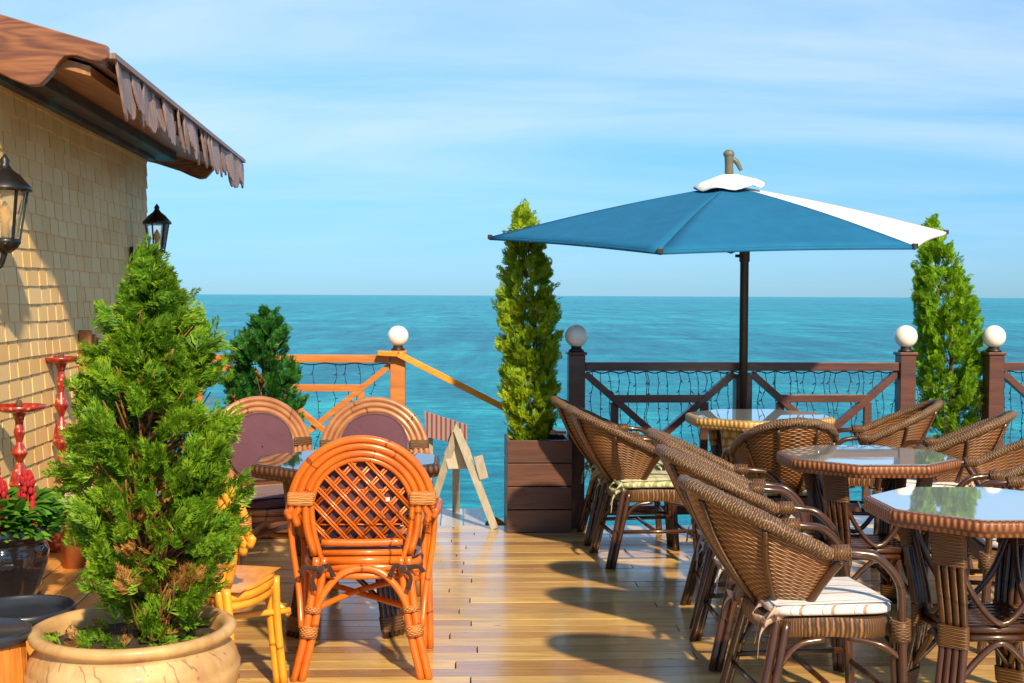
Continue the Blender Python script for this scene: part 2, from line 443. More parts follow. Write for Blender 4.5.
def mk_barge():
    t = NT('carved_board_wood')
    ob = t.coord('Object')
    n = t.noise(t.mapping(ob, (1.1, 1.1, 3.4)), 1.3, 3, 0.5, 0.3)
    bands = t.math('SINE', t.math('MULTIPLY', n, 95.0))
    f = t.noise(t.mapping(ob, (5, 5, 60)), 2, 4)
    k = t.math('ADD', t.math('MULTIPLY_ADD', bands, 0.10, 0.26), t.math('MULTIPLY', f, 0.46))
    c = t.ramp(k, [(0.25, (0.075, 0.022, 0.007)), (0.45, (0.17, 0.055, 0.016)), (0.75, (0.33, 0.125, 0.035))])
    return t.out(c, 0.4, t.bump(k, 0.25, 0.004), Coat_Weight=0.3)
M['barge'] = mk_barge()
def mk_beam():
    t = NT('weathered_dark_beam')
    ob = t.coord('Object')
    n = t.noise(t.mapping(ob, (1.3, 1.3, 5)), 1.6, 5, 0.6, 0.5)
    f = t.noise(t.mapping(ob, (20, 2, 20)), 2, 4)
    c = t.ramp(f, [(0.3, (0.022, 0.016, 0.014)), (0.7, (0.085, 0.055, 0.042))])
    patch = t.ramp(n, [(0.52, (0, 0, 0)), (0.66, (1, 1, 1))])
    c = t.mix(t.math('MULTIPLY', patch, 0.75), c, (0.035, 0.17, 0.2))
    return t.out(c, 0.6, t.bump(f, 0.2, 0.004))
M['beam'] = mk_beam()

def mk_glass():
    t = NT('lantern_glass')
    t.out((0.95, 0.93, 0.85), 0.08, None, Transmission_Weight=0.9, IOR=1.2)
    return t.m
M['glass'] = mk_glass()

def mk_tabletop(name='mirror_glass_tabletop', c=(0.62, 0.72, 0.76)):
    t = NT(name)
    n = t.noise(t.coord('Object'), 2.0, 2)
    return t.out(c, 0.03, t.bump(n, 0.05, 0.02), Metallic=0.7)
M['tabletop'] = mk_tabletop()

def mk_deck():
    t = NT('varnished_deck_planks')
    ob = t.coord('Object')
    geo = t.new('ShaderNodeNewGeometry'); ri = geo.outputs['Random Per Island']
    rv = t.new('ShaderNodeVectorMath', operation='MULTIPLY_ADD')
    rv.inputs[0].default_value = (9, 7, 3); t.lk(ri, rv.inputs[1]); t.lk(ob, rv.inputs[2])
    g = t.noise(t.mapping(rv.outputs[0], (1.4, 22, 1)), 2, 6, 0.6, 0.8)
    fine = t.noise(t.mapping(rv.outputs[0], (4, 90, 1)), 2, 3)
    wear = t.noise(ob, 1.1, 5, 0.6)
    c = t.ramp(g, [(0.25, (0.38, 0.19, 0.05)), (0.5, (0.58, 0.345, 0.115)), (0.75, (0.70, 0.46, 0.185))])
    hs = t.new('ShaderNodeHueSaturation'); t.lk(c, hs.inputs['Color'])
    t.lk(t.math('MULTIPLY_ADD', ri, 0.55, 0.7), hs.inputs['Value'])
    t.lk(t.math('MULTIPLY_ADD', ri, 0.03, 0.485), hs.inputs['Hue'])
    vo = t.new('ShaderNodeTexVoronoi'); vo.inputs['Scale'].default_value = 3.2
    t.lk(t.mapping(rv.outputs[0], (1, 3, 1)), vo.inputs['Vector'])
    knot = t.ramp(vo.outputs['Distance'], [(0.02, (1, 1, 1)), (0.07, (0, 0, 0))])
    c2 = t.mix(t.math('MULTIPLY', knot, 0.7), hs.outputs[0], (0.10, 0.035, 0.008))
    dirt = t.ramp(t.noise(t.mapping(ob, (0.9, 1.6, 1)), 1.6, 8, 0.68, 0.5), [(0.46, (0, 0, 0)), (0.66, (1, 1, 1))])
    c2 = t.mix(t.math('MULTIPLY', dirt, 0.38), c2, (0.23, 0.15, 0.085))
    rough = t.ramp(t.math('ADD', t.math('MULTIPLY', wear, 0.8), t.math('MULTIPLY', ri, 0.25)), [(0.3, (0.20,) * 3), (0.75, (0.5,) * 3)])
    h = t.math('ADD', t.math('MULTIPLY', g, 0.6), t.math('MULTIPLY', fine, 0.4))
    return t.out(c2, rough, t.bump(h, 0.14, 0.004), Coat_Weight=0.8, Coat_Roughness=0.16)
M['deck'] = mk_deck()

def mk_sea():
    t = NT('sea_water')
    ob = t.coord('Object')
    a = t.noise(t.mapping(ob, (0.055, 0.085, 1)), 1.0, 9, 0.72, 0.25)
    b = t.noise(t.mapping(ob, (0.8, 1.5, 1), (3, 9, 0)), 1.0, 5, 0.6, 0.4)
    big = t.noise(t.mapping(ob, (0.0025, 0.006, 1)), 1.0, 8, 0.66, 0.3)
    far = t.noise(t.mapping(ob, (0.22, 0.022, 1)), 1.0, 4, 0.7, 0.6)
    h = t.math('ADD', t.math('MULTIPLY', a, 2.2), t.math('MULTIPLY', b, 0.34))
    k = t.math('ADD', t.math('ADD', t.math('MULTIPLY', big, 0.14), t.math('MULTIPLY', far, 0.26)), t.math('ADD', t.math('MULTIPLY', a, 0.30), t.math('MULTIPLY', b, 0.30)))
    c = t.ramp(k, [(0.40, (0.0, 0.11, 0.22)), (0.5, (0.003, 0.245, 0.37)), (0.60, (0.03, 0.48, 0.58))])  # light and dark of the ripples put into the water colour
    return t.out(c, 0.22, t.bump(h, 1.0, 1.3), IOR=1.33, Specular_IOR_Level=0.03)
M['sea'] = mk_sea()

# ------------------------------------------------------------------ camera
cam_d = bpy.data.cameras.new('camera'); cam = bpy.data.objects.new('camera', cam_d); col.objects.link(cam)
scene.camera = cam
pitch = math.atan(46.0 / F); roll = R(0.26)
fwd = V(0, math.cos(pitch), -math.sin(pitch))
right = V(math.cos(roll), 0, math.sin(roll)); right = (right - fwd * right.dot(fwd)).normalized()
up = right.cross(fwd)
mw = Matrix((right, up, -fwd)).transposed().to_4x4(); mw.translation = V(0, 0, EYE)
cam.matrix_world = mw
cam_d.sensor_width = 36.0; cam_d.lens = 36.0 * F / 1024.0
cam_d.clip_start = 0.05; cam_d.clip_end = 60000

def at(px, py, y):
    """where the sight line of a photograph pixel meets the depth y (used to measure the place)"""
    d = fwd * F + right * (px - 512) + up * (341.5 - py)
    k = y * K / d.y
    return V(0, 0, EYE) + d * k

# ------------------------------------------------------------------ sky, sun
SUN_AZ, SUN_EL = R(-69), R(36)          # azimuth from +X towards +Y
sdir = V(math.cos(SUN_EL) * math.cos(SUN_AZ), math.cos(SUN_EL) * math.sin(SUN_AZ), math.sin(SUN_EL))
sun_d = bpy.data.lights.new('sun', 'SUN'); sun = bpy.data.objects.new('sun', sun_d); col.objects.link(sun)
sun_d.energy = 4.4; sun_d.angle = R(1.8); sun_d.color = (1.0, 0.80, 0.52)
sun.rotation_euler = sdir.to_track_quat('Z', 'Y').to_euler()
world = bpy.data.worlds.new('World'); scene.world = world; world.use_nodes = True
wt = world.node_tree; wn = wt.nodes; wl_ = wt.links
bg = wn['Background']; sky = wn.new('ShaderNodeTexSky'); sky.sky_type = 'NISHITA'; sky.sun_disc = False
sky.sun_elevation = SUN_EL; sky.sun_rotation = math.pi / 2 - SUN_AZ
sky.air_density = 1.0; sky.dust_density = 0.0; sky.ozone_density = 5.0
tc = wn.new('ShaderNodeTexCoord'); sep = wn.new('ShaderNodeSeparateXYZ'); wl_.new(tc.outputs['Generated'], sep.inputs[0])
def wm(op, a, b):
    x = wn.new('ShaderNodeMath'); x.operation = op
    for i, q in enumerate((a, b)):
        if isinstance(q, (int, float)): x.inputs[i].default_value = q
        else: wl_.new(q, x.inputs[i])
    return x.outputs[0]
zz = wm('ADD', wm('MAXIMUM', sep.outputs[2], 0.0), 0.12)
cmb = wn.new('ShaderNodeCombineXYZ'); wl_.new(wm('DIVIDE', sep.outputs[0], zz), cmb.inputs[0]); wl_.new(wm('DIVIDE', sep.outputs[1], zz), cmb.inputs[1])
mp = wn.new('ShaderNodeMapping'); wl_.new(cmb.outputs[0], mp.inputs[0]); mp.inputs['Rotation'].default_value = (0, 0, R(28)); mp.inputs['Scale'].default_value = (0.36, 0.95, 1); mp.inputs['Location'].default_value = (0.4, 0.2, 0)
nz = wn.new('ShaderNodeTexNoise'); wl_.new(mp.outputs[0], nz.inputs['Vector']); nz.inputs['Scale'].default_value = 1.0; nz.inputs['Detail'].default_value = 8; nz.inputs['Roughness'].default_value = 0.55; nz.inputs['Distortion'].default_value = 0.5
cr = wn.new('ShaderNodeValToRGB'); wl_.new(nz.outputs['Fac'], cr.inputs[0])
cr.color_ramp.elements[0].position = 0.36; cr.color_ramp.elements[0].color = (0, 0, 0, 1)
cr.color_ramp.elements[1].position = 0.66; cr.color_ramp.elements[1].color = (0.6, 0.6, 0.6, 1)
mul = wn.new('ShaderNodeMix'); mul.data_type = 'RGBA'; mul.blend_type = 'MULTIPLY'; mul.inputs[0].default_value = 1.0
gr = wn.new('ShaderNodeValToRGB'); wl_.new(sep.outputs[2], gr.inputs[0])
gr.color_ramp.elements[0].position = 0.0; gr.color_ramp.elements[0].color = (0.22, 0.41, 0.70, 1)
gr.color_ramp.elements[1].position = 0.30; gr.color_ramp.elements[1].color = (0.70, 1.03, 1.02, 1)
wl_.new(sky.outputs[0], mul.inputs[6]); wl_.new(gr.outputs[0], mul.inputs[7])
mixc = wn.new('ShaderNodeMix'); mixc.data_type = 'RGBA'; wl_.new(wm('MULTIPLY', cr.outputs[0], wm('MINIMUM', wm('MULTIPLY', wm('MAXIMUM', sep.outputs[2], 0.0), 7.0), 1.0)), mixc.inputs[0]); wl_.new(mul.outputs[2], mixc.inputs[6]); mixc.inputs[7].default_value = (5.0, 5.75, 6.5, 1)
wl_.new(mixc.outputs[2], bg.inputs['Color']); bg.inputs['Strength'].default_value = 0.105

vs = scene.view_settings
vs.view_transform = 'Standard'; vs.look = 'None'; vs.exposure = 0.7; vs.gamma = 1.0; vs.use_curve_mapping = False
scene.cycles.max_bounces = 8; scene.cycles.transparent_max_bounces = 8
try:
    scene.cycles.use_denoising = True
except Exception: pass

# ------------------------------------------------------------------ setting
def sheet(name, x0, x1, y0, y1, z, mat):
    b = MB(); b0 = b.add([(x0, y0, z), (x1, y0, z), (x1, y1, z), (x0, y1, z)]); b.face([b0, b0 + 1, b0 + 2, b0 + 3], None, False)
    return b.build(name, mat)
tag(sheet('sea', -30000, 30000, -200, 50000, -3.2, M['sea']), 'turquoise rippled sea out to the horizon', None, None, 'structure')

DECK_ROT = R(2.2)
dca, dsa = math.cos(DECK_ROT), math.sin(DECK_ROT)
DECK_ORG = V(0, 8.44, 0)                # far edge of the deck passes here
def dk(u, v, z=0.0):                    # deck frame: u along the far edge, v towards the sea
    return V(DECK_ORG.x + u * dca - v * dsa, DECK_ORG.y + u * dsa + v * dca, z)
drot = Matrix.Rotation(DECK_ROT, 3, 'Z')
b = MB()
pw = 0.112; v = -0.056; i = 0
butts = [[-2.9, -0.35, 2.1, 4.4], [-1.6, 0.95, 3.3], [-2.9, -0.28, 2.2, 4.5], [-1.5, 0.62, 3.3]]
while v > -7.9:
    xs = [-4.2] + [x + rnd.uniform(-0.04, 0.04) for x in butts[(i // 1) % 4]] + [5.6]
    for a, c in zip(xs[:-1], xs[1:]):
        dz = rnd.uniform(-0.0012, 0.0012)
        b.box(dk((a + c) / 2, v, -0.015 + dz), (c - a - 0.006, pw - 0.0055, 0.03), drot)
    v -= pw; i += 1
tag(b.build('deck', M['deck'], None), 'varnished golden plank deck of the terrace', None, None, 'structure')
b = MB()
b.box(dk(0.7, -3.95, -0.09), (9.7, 7.8, 0.1), drot)
b.box(dk(0.7, -0.01, -0.13), (9.7, 0.03, 0.18), drot)
tag(b.build('deck_base', M['planter_wood']), 'dark joists under the deck', None, None, 'structure')

# landing at the head of the beach stairs and the stairs themselves
b = MB()
for k in range(6):
    b.box(dk(-0.98 + k * 0.148, 0.36, -0.02), (0.142, 0.70, 0.03), drot)
tag(b.build('landing', M['landing'], None, 0.003), 'pale boards of the stair landing past the deck edge', None, None, 'structure')
b = MB()
for k in range(8):
    b.box(dk(0.04 + k * 0.27, 0.68, -0.19 - k * 0.17), (0.29, 0.8, 0.035), drot)
for vv in (0.25, 1.0):
    b.beam(dk(-0.15, vv, -0.16), dk(2.1, vv, -1.56), 0.04, 0.16)
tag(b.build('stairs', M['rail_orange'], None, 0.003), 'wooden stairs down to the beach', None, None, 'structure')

# ------------------------------------------------------------------ building with shingled wall
WC = -1.55; WA = math.atan(0.0785); wca, wsa = math.cos(WA), math.sin(WA)
def wl(u, v, z=0.0):                     # wall frame: u out of the wall, v along it towards the sea
    return V(WC + u * wca - v * wsa, u * wsa + v * wca, z)
wrot = Matrix.Rotation(WA, 3, 'Z')
V0, V1 = 4.2, 7.66
bld = empty('terrace_building', wl(-1.5, 5.0, 0), 0, 'cream shingle clad building with a carved wooden roof overhang above the terrace', 'building')
def rel(o, root):                        # keep world coordinates of a part under a translated root
    o.matrix_parent_inverse = Matrix.Translation(-root.location)
    return o
b = MB()
b.cur = 1
b.box(wl(-1.6, (V0 + V1) / 2, 1.15), (3.15, V1 - V0 - 0.03, 2.3), wrot)
b.cur = 0
course = 0.073; ncs = int(2.34 / course)
for side in (0, 1):
    for r in range(ncs):
        z0 = r * course
        p = -rnd.uniform(0, 0.12)
        end = (V1 - V0) if side == 0 else 3.1
        while p < end:
            w = rnd.choice([0.11, 0.13, 0.145, 0.16, 0.18]) + rnd.uniform(-0.008, 0.008)
            a = max(p, 0); c = min(p + w - 0.011, end)
            if c - a > 0.02:
                t0 = 0.012 + rnd.uniform(-0.001, 0.0015); t1 = 0.006
                zb = z0 + rnd.uniform(-0.001, 0.001); zt = z0 + course + 0.012
                wob = 0.003 * math.sin((a + c) * 2.3 + r * 0.9)
                zb += wob
                if side == 0: P = lambda q, d, z: wl(d, V0 + q, z)
                else: P = lambda q, d, z: wl(-q, V1 + d - 0.012, z)
                o0 = b.add([P(a, 0, zb), P(c, 0, zb), P(c, t0, zb), P(a, t0, zb), P(a, 0, zt), P(c, 0, zt), P(c, t1, zt), P(a, t1, zt)])
                for q in [(3, 2, 6, 7), (0, 1, 2, 3), (1, 5, 6, 2), (0, 3, 7, 4)]:
                    b.face([o0 + k for k in q], None, False)
            p += w
o = rel(b.build('wall', [M['shingle'], M['joint']], bld), bld)

# roof
E0, E1 = 4.65, 8.40                      # near and far ends along v
EU = 0.42                                # eave distance from the wall
SL = math.tan(R(15.5))
ZE = 2.275
b = MB()
nb = 9
for k in range(nb):                      # underside boards run along the eave
    u0 = EU - 0.02 - k * 0.26; u1 = u0 - 0.255
    z0 = ZE + (EU - u0) * SL; z1 = ZE + (EU - u1) * SL
    pts = [wl(u0, E0 + 0.03, z0), wl(u1, E0 + 0.03, z1), wl(u1, E1 - 0.05, z1), wl(u0, E1 - 0.05, z0)]
    b.prism(pts, (0, 0, 0.035))
roof = rel(b.build('roof', M['soffit'], bld), bld)
def under(o): o.matrix_parent_inverse = (roof.matrix_parent_inverse @ Matrix()).inverted() @ roof.matrix_parent_inverse; return o
b = MB()
b.prism([wl(EU + 0.03, E0 + 0.02, ZE + 0.04), wl(-2.0, E0 + 0.02, ZE + 0.045 + (EU + 2.0) * SL), wl(-2.0, E1 - 0.02, ZE + 0.045 + (EU + 2.0) * SL), wl(EU + 0.03, E1 - 0.02, ZE + 0.045)], (0, 0, 0.03))
for k in range(9):
    u0 = EU + 0.03 - k * 0.26
    zc = ZE + 0.078 + (EU + 0.03 - u0) * SL
    b.beam(wl(u0 - 0.03, E0 + 0.02, zc), wl(u0 - 0.03, E1 - 0.02, zc), 0.14, 0.02)
roof_cover = b.build('roof_cover', M['shake'], bld); rel(roof_cover, bld)
# hanging tongue-shaped shakes along the eave
b = MB()
v = E0 + 0.06; k = 0
while v < E1 - 0.03:
    w = rnd.uniform(0.13, 0.18); L = rnd.choice([0.14, 0.17, 0.15, 0.18]) * rnd.uniform(0.95, 1.05)
    if k == 0: L = 0.2
    yaw = rnd.uniform(-0.15, 0.15); outl = []
    cx = v + w / 2; du = EU + 0.04 + rnd.uniform(-0.008, 0.012); flare = rnd.uniform(0.0, 0.03)
    prof = [(-0.5, 0.05), (-0.5, -0.25), (-0.44, -0.5), (-0.34, -0.72), (-0.24, -0.88), (-0.12, -0.97), (0.0, -1.0), (0.12, -0.97), (0.24, -0.88), (0.34, -0.72), (0.44, -0.5), (0.5, -0.25), (0.5, 0.05)]
    lean = rnd.uniform(-0.12, 0.04)
    for (pa, pz) in prof:
        outl.append(wl(du + flare * pz * -1 + yaw * pa * w, cx + pa * w + lean * pz * w, ZE + 0.06 + pz * L))
    b.prism(outl, wl(0.010, 0) - wl(0, 0))
    v += w * 0.66; k += 1
o = b.build('eave_shake', M['shake'], roof, 0.002); under(o)
def interp_tab(tab, x):
    for a, c in zip(tab[:-1], tab[1:]):
        if a[0] <= x <= c[0]:
            t = (x - a[0]) / (c[0] - a[0]); t = t * t * (3 - 2 * t) * 0.5 + t * 0.5
            return a[1] * (1 - t) + c[1] * t
    return tab[-1][1]
# carved barge boards at both gable ends
def barge(v, name):
    bb = MB(); out = []
    n = 110; Lb = EU + 1.9
    for i in range(n + 1):
        s = i / n * Lb; u = EU + 0.05 - s
        out.append((u, ZE + 0.107 + s * SL * 1.0))
    for i in range(n, -1, -1):
        s = i / n * Lb; u = EU + 0.05 - s
        tab = [(0.0, 0.045), (0.02, 0.062), (0.06, 0.070), (0.10, 0.066), (0.14, 0.075), (0.17, 0.11), (0.20, 0.165), (0.23, 0.205), (0.27, 0.222), (0.32, 0.218), (0.40, 0.205), (0.55, 0.20), (0.75, 0.215), (1.0, 0.2), (3.0, 0.2)]
        d = interp_tab(tab, s)
        out.append((u, ZE + 0.107 + s * SL - d))
    bb.prism([wl(u, v, z + (0.0 if v < 6 else 0.0)) for u, z in out], wl(0, 0.045) - wl(0, 0))
    return under(bb.build(name, M['barge'], roof, 0.004))
barge(E0 - 0.02, 'barge_board'); barge(E1 - 0.045, 'barge_board')
b = MB()
b.beam(wl(0.075, E0 + 0.06, 2.365), wl(0.075, E1 - 0.45, 2.365), 0.11, 0.125)
o = rel(b.build('eave_beam', M['beam'], bld, 0.006), bld)
b = MB()
b.beam(wl(0.03, V0, 2.292), wl(0.03, V1 + 0.02, 2.292), 0.05, 0.022)
o = rel(b.build('wall_trim', M['beam'], bld), bld)

# ------------------------------------------------------------------ wall lanterns
def lantern(name, pos, s, wall_u, label, arm_up=True):
    root = empty(name, pos, WA, label, 'wall lantern', 'black wall lanterns')
    h = 0.30 * s; w = 0.052 * s; wt_ = 0.082 * s        # bottom / top half widths
    b = MB()
    zb, zt = -0.13 * s, 0.06 * s
    for k in range(6):
        a0 = k * math.pi / 3 + 0.3
        b.beam((w * math.cos(a0), w * math.sin(a0), zb), (wt_ * math.cos(a0), wt_ * math.sin(a0), zt), 0.009 * s, 0.009 * s)
    b.lathe([(w * 0.4, zb - 0.05 * s), (w * 0.9, zb - 0.03 * s), (w * 1.12, zb - 0.012 * s), (w * 1.12, zb + 0.006 * s), (0.01, zb + 0.007 * s)], n=6)
    b.lathe([(wt_ * 0.9, zt - 0.004 * s), (wt_ * 1.25, zt - 0.004 * s), (wt_ * 1.22, zt + 0.012 * s), (wt_ * 0.95, zt + 0.035 * s), (wt_ * 0.75, zt + 0.055 * s), (wt_ * 0.35, zt + 0.08 * s), (wt_ * 0.2, zt + 0.10 * s), (wt_ * 0.24, zt + 0.115 * s), (wt_ * 0.1, zt + 0.13 * s), (0.002, zt + 0.14 * s)], n=12, cap_bot=True)
    b.build('frame', M['black_metal'], root)
    g = MB(); g.lathe([(w * 0.94, zb + 0.01 * s), (wt_ * 0.94, zt - 0.006 * s)], n=6, cap_bot=False)
    g.f = g.f; gl = g.build('glass_pane', M['glass'], root)
    c = MB(); c.lathe([(0.012 * s, zb + 0.01), (0.012 * s, zb + 0.07 * s), (0.02 * s, zb + 0.09 * s), (0.017 * s, zb + 0.12 * s), (0.003 * s, zb + 0.15 * s)], n=12)
    c.build('bulb', M['brass'], root)
    a = MB(); d = wall_u
    a.tube([(0, 0, zb - 0.045 * s), (-d * 0.2, 0, zb - 0.10 * s), (-d * 0.6, 0, zb - 0.11 * s), (-d + 0.02, 0, zb - 0.05 * s)], 0.011 * s, 8)
    a.tube([(-d * 0.35, 0, zb - 0.105 * s), (-d * 0.55, 0, zb - 0.16 * s), (-d * 0.85, 0, zb - 0.15 * s), (-d + 0.02, 0, zb - 0.11 * s)], 0.007 * s, 6)
    a.box((-d + 0.022, 0, zb - 0.06 * s), (0.02, 0.06 * s, 0.17 * s))
    a.build('bracket', M['black_metal'], root, 0.002)
    return root
def wall_dist(p): # distance out of wall of a world point
    q = V(p.x - WC, p.y, 0); return q.x * wca + q.y * wsa
p1 = at(5, 206, 3.95); lantern('wall_lantern', p1, 0.93, wall_dist(p1), 'black wall lantern nearest the left edge, under the carved roof end')
p2 = at(157, 232, 6.1); lantern('wall_lantern', p2, 0.78, wall_dist(p2), 'small black wall lantern at the far wall corner above the potted conifer')

# ------------------------------------------------------------------ railings
def seg_rail(name, A, B, bays, mat, label, posts=True, post_h=1.12, z_top=1.045, ends=(True, True)):
    root = empty(name, A, 0, label, 'railing')
    A = Vector(A); B = Vector(B); d = B - A
    def P(t, z): return V(d.x * t, d.y * t, z)
    nrm = V(-d.y, d.x, 0).normalized()
    for i in range(bays + 1):
        if (i == 0 and not ends[0]) or (i == bays and not ends[1]): continue
        b = MB(); t = i / bays
        ph = post_h if i in (0, bays) else z_top - 0.05
        b.beam(P(t, -0.25), P(t, ph), 0.105, 0.105, d.normalized())
        if i in (0, bays): b.beam(P(t, ph), P(t, ph + 0.02), 0.125, 0.125, d.normalized())
        b.build('post', mat, root, 0.005)
    L = d.length
    e = 0.056 / L
    for i in range(bays):
        t0, t1 = i / bays + e, (i + 1) / bays - e; tm = (t0 + t1) / 2
        b = MB(); b.beam(P(t0 if i == 0 else i / bays, z_top), P(t1 if i == bays - 1 else (i + 1) / bays, z_top), 0.075, 0.055); b.build('top_rail', mat, root, 0.004)
        b = MB(); b.beam(P(t0, 0.11), P(t1, 0.11), 0.05, 0.06); b.build('bottom_rail', mat, root, 0.004)
        # crossed braces, one a little in front of the other
        b = MB(); b.beam(P(t0, 1.00) - nrm * 0.012, P(t1, 0.15) - nrm * 0.012, 0.042, 0.06, nrm); b.build('brace', mat, root, 0.003)
        b = MB(); b.beam(P(t1, 1.00) + nrm * 0.012, P(t0, 0.15) + nrm * 0.012, 0.042, 0.06, nrm); b.build('brace', mat, root, 0.003)
        q0 = t0 + (t1 - t0) * 0.2; q1 = t0 + (t1 - t0) * 0.8
        b = MB(); b.beam(P(q0, 0.835) + nrm * 0.004, P(q1, 0.835) + nrm * 0.004, 0.036, 0.05); b.build('mid_rail', mat, root, 0.003)
        for q in (q0, q1):
            b = MB(); b.beam(P(q, 0.81) + nrm * 0.006, P(q, 0.14) + nrm * 0.006, 0.034, 0.05, d.normalized()); b.build('stud', mat, root, 0.003)
    return root
PA = V(*at(576, 400, 7.12)[:2], 0)
PB = V(*at(905, 400, 7.27)[:2], 0)
PC = V(*at(993, 400, 7.33)[:2], 0)
dirr = (PB - PA).normalized()
PD = PC + dirr * 2.2
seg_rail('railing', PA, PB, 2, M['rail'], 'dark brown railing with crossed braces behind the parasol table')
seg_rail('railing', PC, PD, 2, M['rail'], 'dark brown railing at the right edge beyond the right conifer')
PL = V(*at(398, 400, 7.88)[:2], 0)
PL0 = PL - V(dca, dsa, 0) * 2.3 + V(0, 0.03, 0)
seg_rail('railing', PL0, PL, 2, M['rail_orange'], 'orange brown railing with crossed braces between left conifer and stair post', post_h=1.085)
# support strip under the left railing
b = MB(); b.box(dk(-2.05, 0.42, -0.06), (2.5, 0.86, 0.08), drot)
tag(b.build('side_walkway', M['landing']), 'boards carrying the left railing', None, None, 'structure')

# stair handrail
hr = empty('stair_handrail', PL, 0, 'slanting orange handrail running down from the stair post behind the middle conifer', 'handrail')
h0 = at(378, 353, 7.80) - PL; h0.z = at(378, 353, 7.8).z
hm = at(398, 354, 7.8); h1 = at(505, 407, 7.95); h2 = at(560, 436, 8.02)
b = MB(); b.beam(h0, hm - PL, 0.07, 0.035); b.beam(hm - PL, h2 - PL, 0.055, 0.045); b.build('rail_bar', M['handrail'], hr, 0.004)
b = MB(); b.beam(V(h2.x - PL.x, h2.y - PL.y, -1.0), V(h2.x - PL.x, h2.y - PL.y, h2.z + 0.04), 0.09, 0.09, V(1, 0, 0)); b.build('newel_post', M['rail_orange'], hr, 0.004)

# globe lamps
def globe(p, zb, label):
    root = empty('globe_lamp', (p.x, p.y, zb), 0, label, 'lamp', 'globe lamps on the railing posts')
    b = MB(); b.lathe([(0.05, 0.0), (0.05, 0.012), (0.036, 0.02), (0.034, 0.05), (0.0, 0.051)], n=20); b.build('collar', M['pole'], root)
    b = MB(); b.sphere((0, 0, 0.102), 0.075, 28, 18); b.build('globe', M['globe'], root)
    return root
globe(PL, 1.105, 'white globe lamp on the orange post at the head of the stairs')
globe(PA, 1.14, 'white globe lamp on the dark post beside the middle conifer')
globe(PB, 1.14, 'globe lamp on the dark post left of the right conifer')
globe(PC, 1.14, 'globe lamp half hidden behind the right conifer')

# icicle string lights
strand_meshes = []
for k in range(9):
    b = MB(); L = rnd.uniform(0.35, 0.8); pts = []; z = 0; x = 0
    while -z < L:
        pts.append((x, rnd.uniform(-0.006, 0.006), z)); x += rnd.uniform(-0.022, 0.022); x *= 0.85; z -= rnd.uniform(0.05, 0.085)
    b.tube(pts, 0.0024, 5, True, 3)
    for p in pts[1:]:
        a = rnd.uniform(0, 6.28)
        q = (p[0] + 0.020 * math.cos(a), p[1] + 0.012 * math.sin(a), p[2] - rnd.uniform(0.0, 0.02))
        b.tube([p, q], [0.0042, 0.003], 5, False)
    o = b.build('strand', M['wire']); me = o.data; bpy.data.objects.remove(o); strand_meshes.append(me)
def string_light(A, B, label, n, z=1.01):
    d = B - A; root = empty('string_light', (A.x, A.y, z), 0, label, 'string lights', 'icicle string lights on the railings')
    b = MB(); pts = [(d.x * i / n, d.y * i / n + 0.045, 0.0 - (0.012 if i % 2 else 0)) for i in range(n + 1)]
    b.tube(pts, 0.004, 5); b.build('lead_wire', M['wire'], root)
    for i in range(n):
        t = (i + 0.5 + rnd.uniform(-0.45, 0.45)) / n
        o = link('strand', rnd.choice(strand_meshes), root)
        o.location = (d.x * t, d.y * t + 0.045, -0.004); o.rotation_euler = (0, 0, rnd.uniform(-0.8, 0.8))
PM = (PA + PB) / 2
string_light(PA, PM, 'dark icicle light wires hanging on the railing left of the parasol pole', 19)
string_light(PM, PB, 'dark icicle light wires hanging on the railing right of the parasol pole', 19)
string_light(PC, PC + dirr * 1.1, 'dark icicle light wires hanging on the railing at the right edge', 17)
string_light(PL0 + (PL - PL0) * 0.5, PL, 'dark icicle light wires hanging on the orange left railing', 11)
string_light(PB, PC, 'few dark light wires hanging below the right conifer', 6, 0.9)

# ------------------------------------------------------------------ conifers
def frond_template(seed):
    r = random.Random(seed); q = []
    def leaf(p, ang, L, w):
        dx, dy = math.cos(ang), math.sin(ang); nx, ny = -dy, dx
        m = (p[0] + dx * L * 0.5, p[1] + dy * L * 0.5)
        zb = r.uniform(-0.05, 0.05)
        q.append([(p[0] - nx * w * .3, p[1] - ny * w * .3, 0), (m[0] - nx * w * .55, m[1] - ny * w * .55, zb), (p[0] + dx * L, p[1] + dy * L, zb * 0.6), (m[0] + nx * w * .55, m[1] + ny * w * .55, zb)])
    n = 6
    for i in range(n):
        t = i / n
        L = (0.42 * (1 - t) + 0.16) * r.uniform(0.75, 1.15)
        for sg in (-1, 1):
            a = sg * r.uniform(0.45, 0.85); p = (t * 0.8 + 0.06, sg * 0.01)
            leaf(p, a, L, 0.085)
            if L > 0.34:
                leaf((p[0] + math.cos(a) * L * .45, p[1] + math.sin(a) * L * .45), a - sg * 0.55, L * 0.5, 0.075)
    leaf((0.0, 0), 0, 0.6, 0.07); leaf((0.55, 0), 0, 0.45, 0.075)
    return np.array(q)          # (k,4,3)
TPL = [frond_template(s) for s in range(6)]

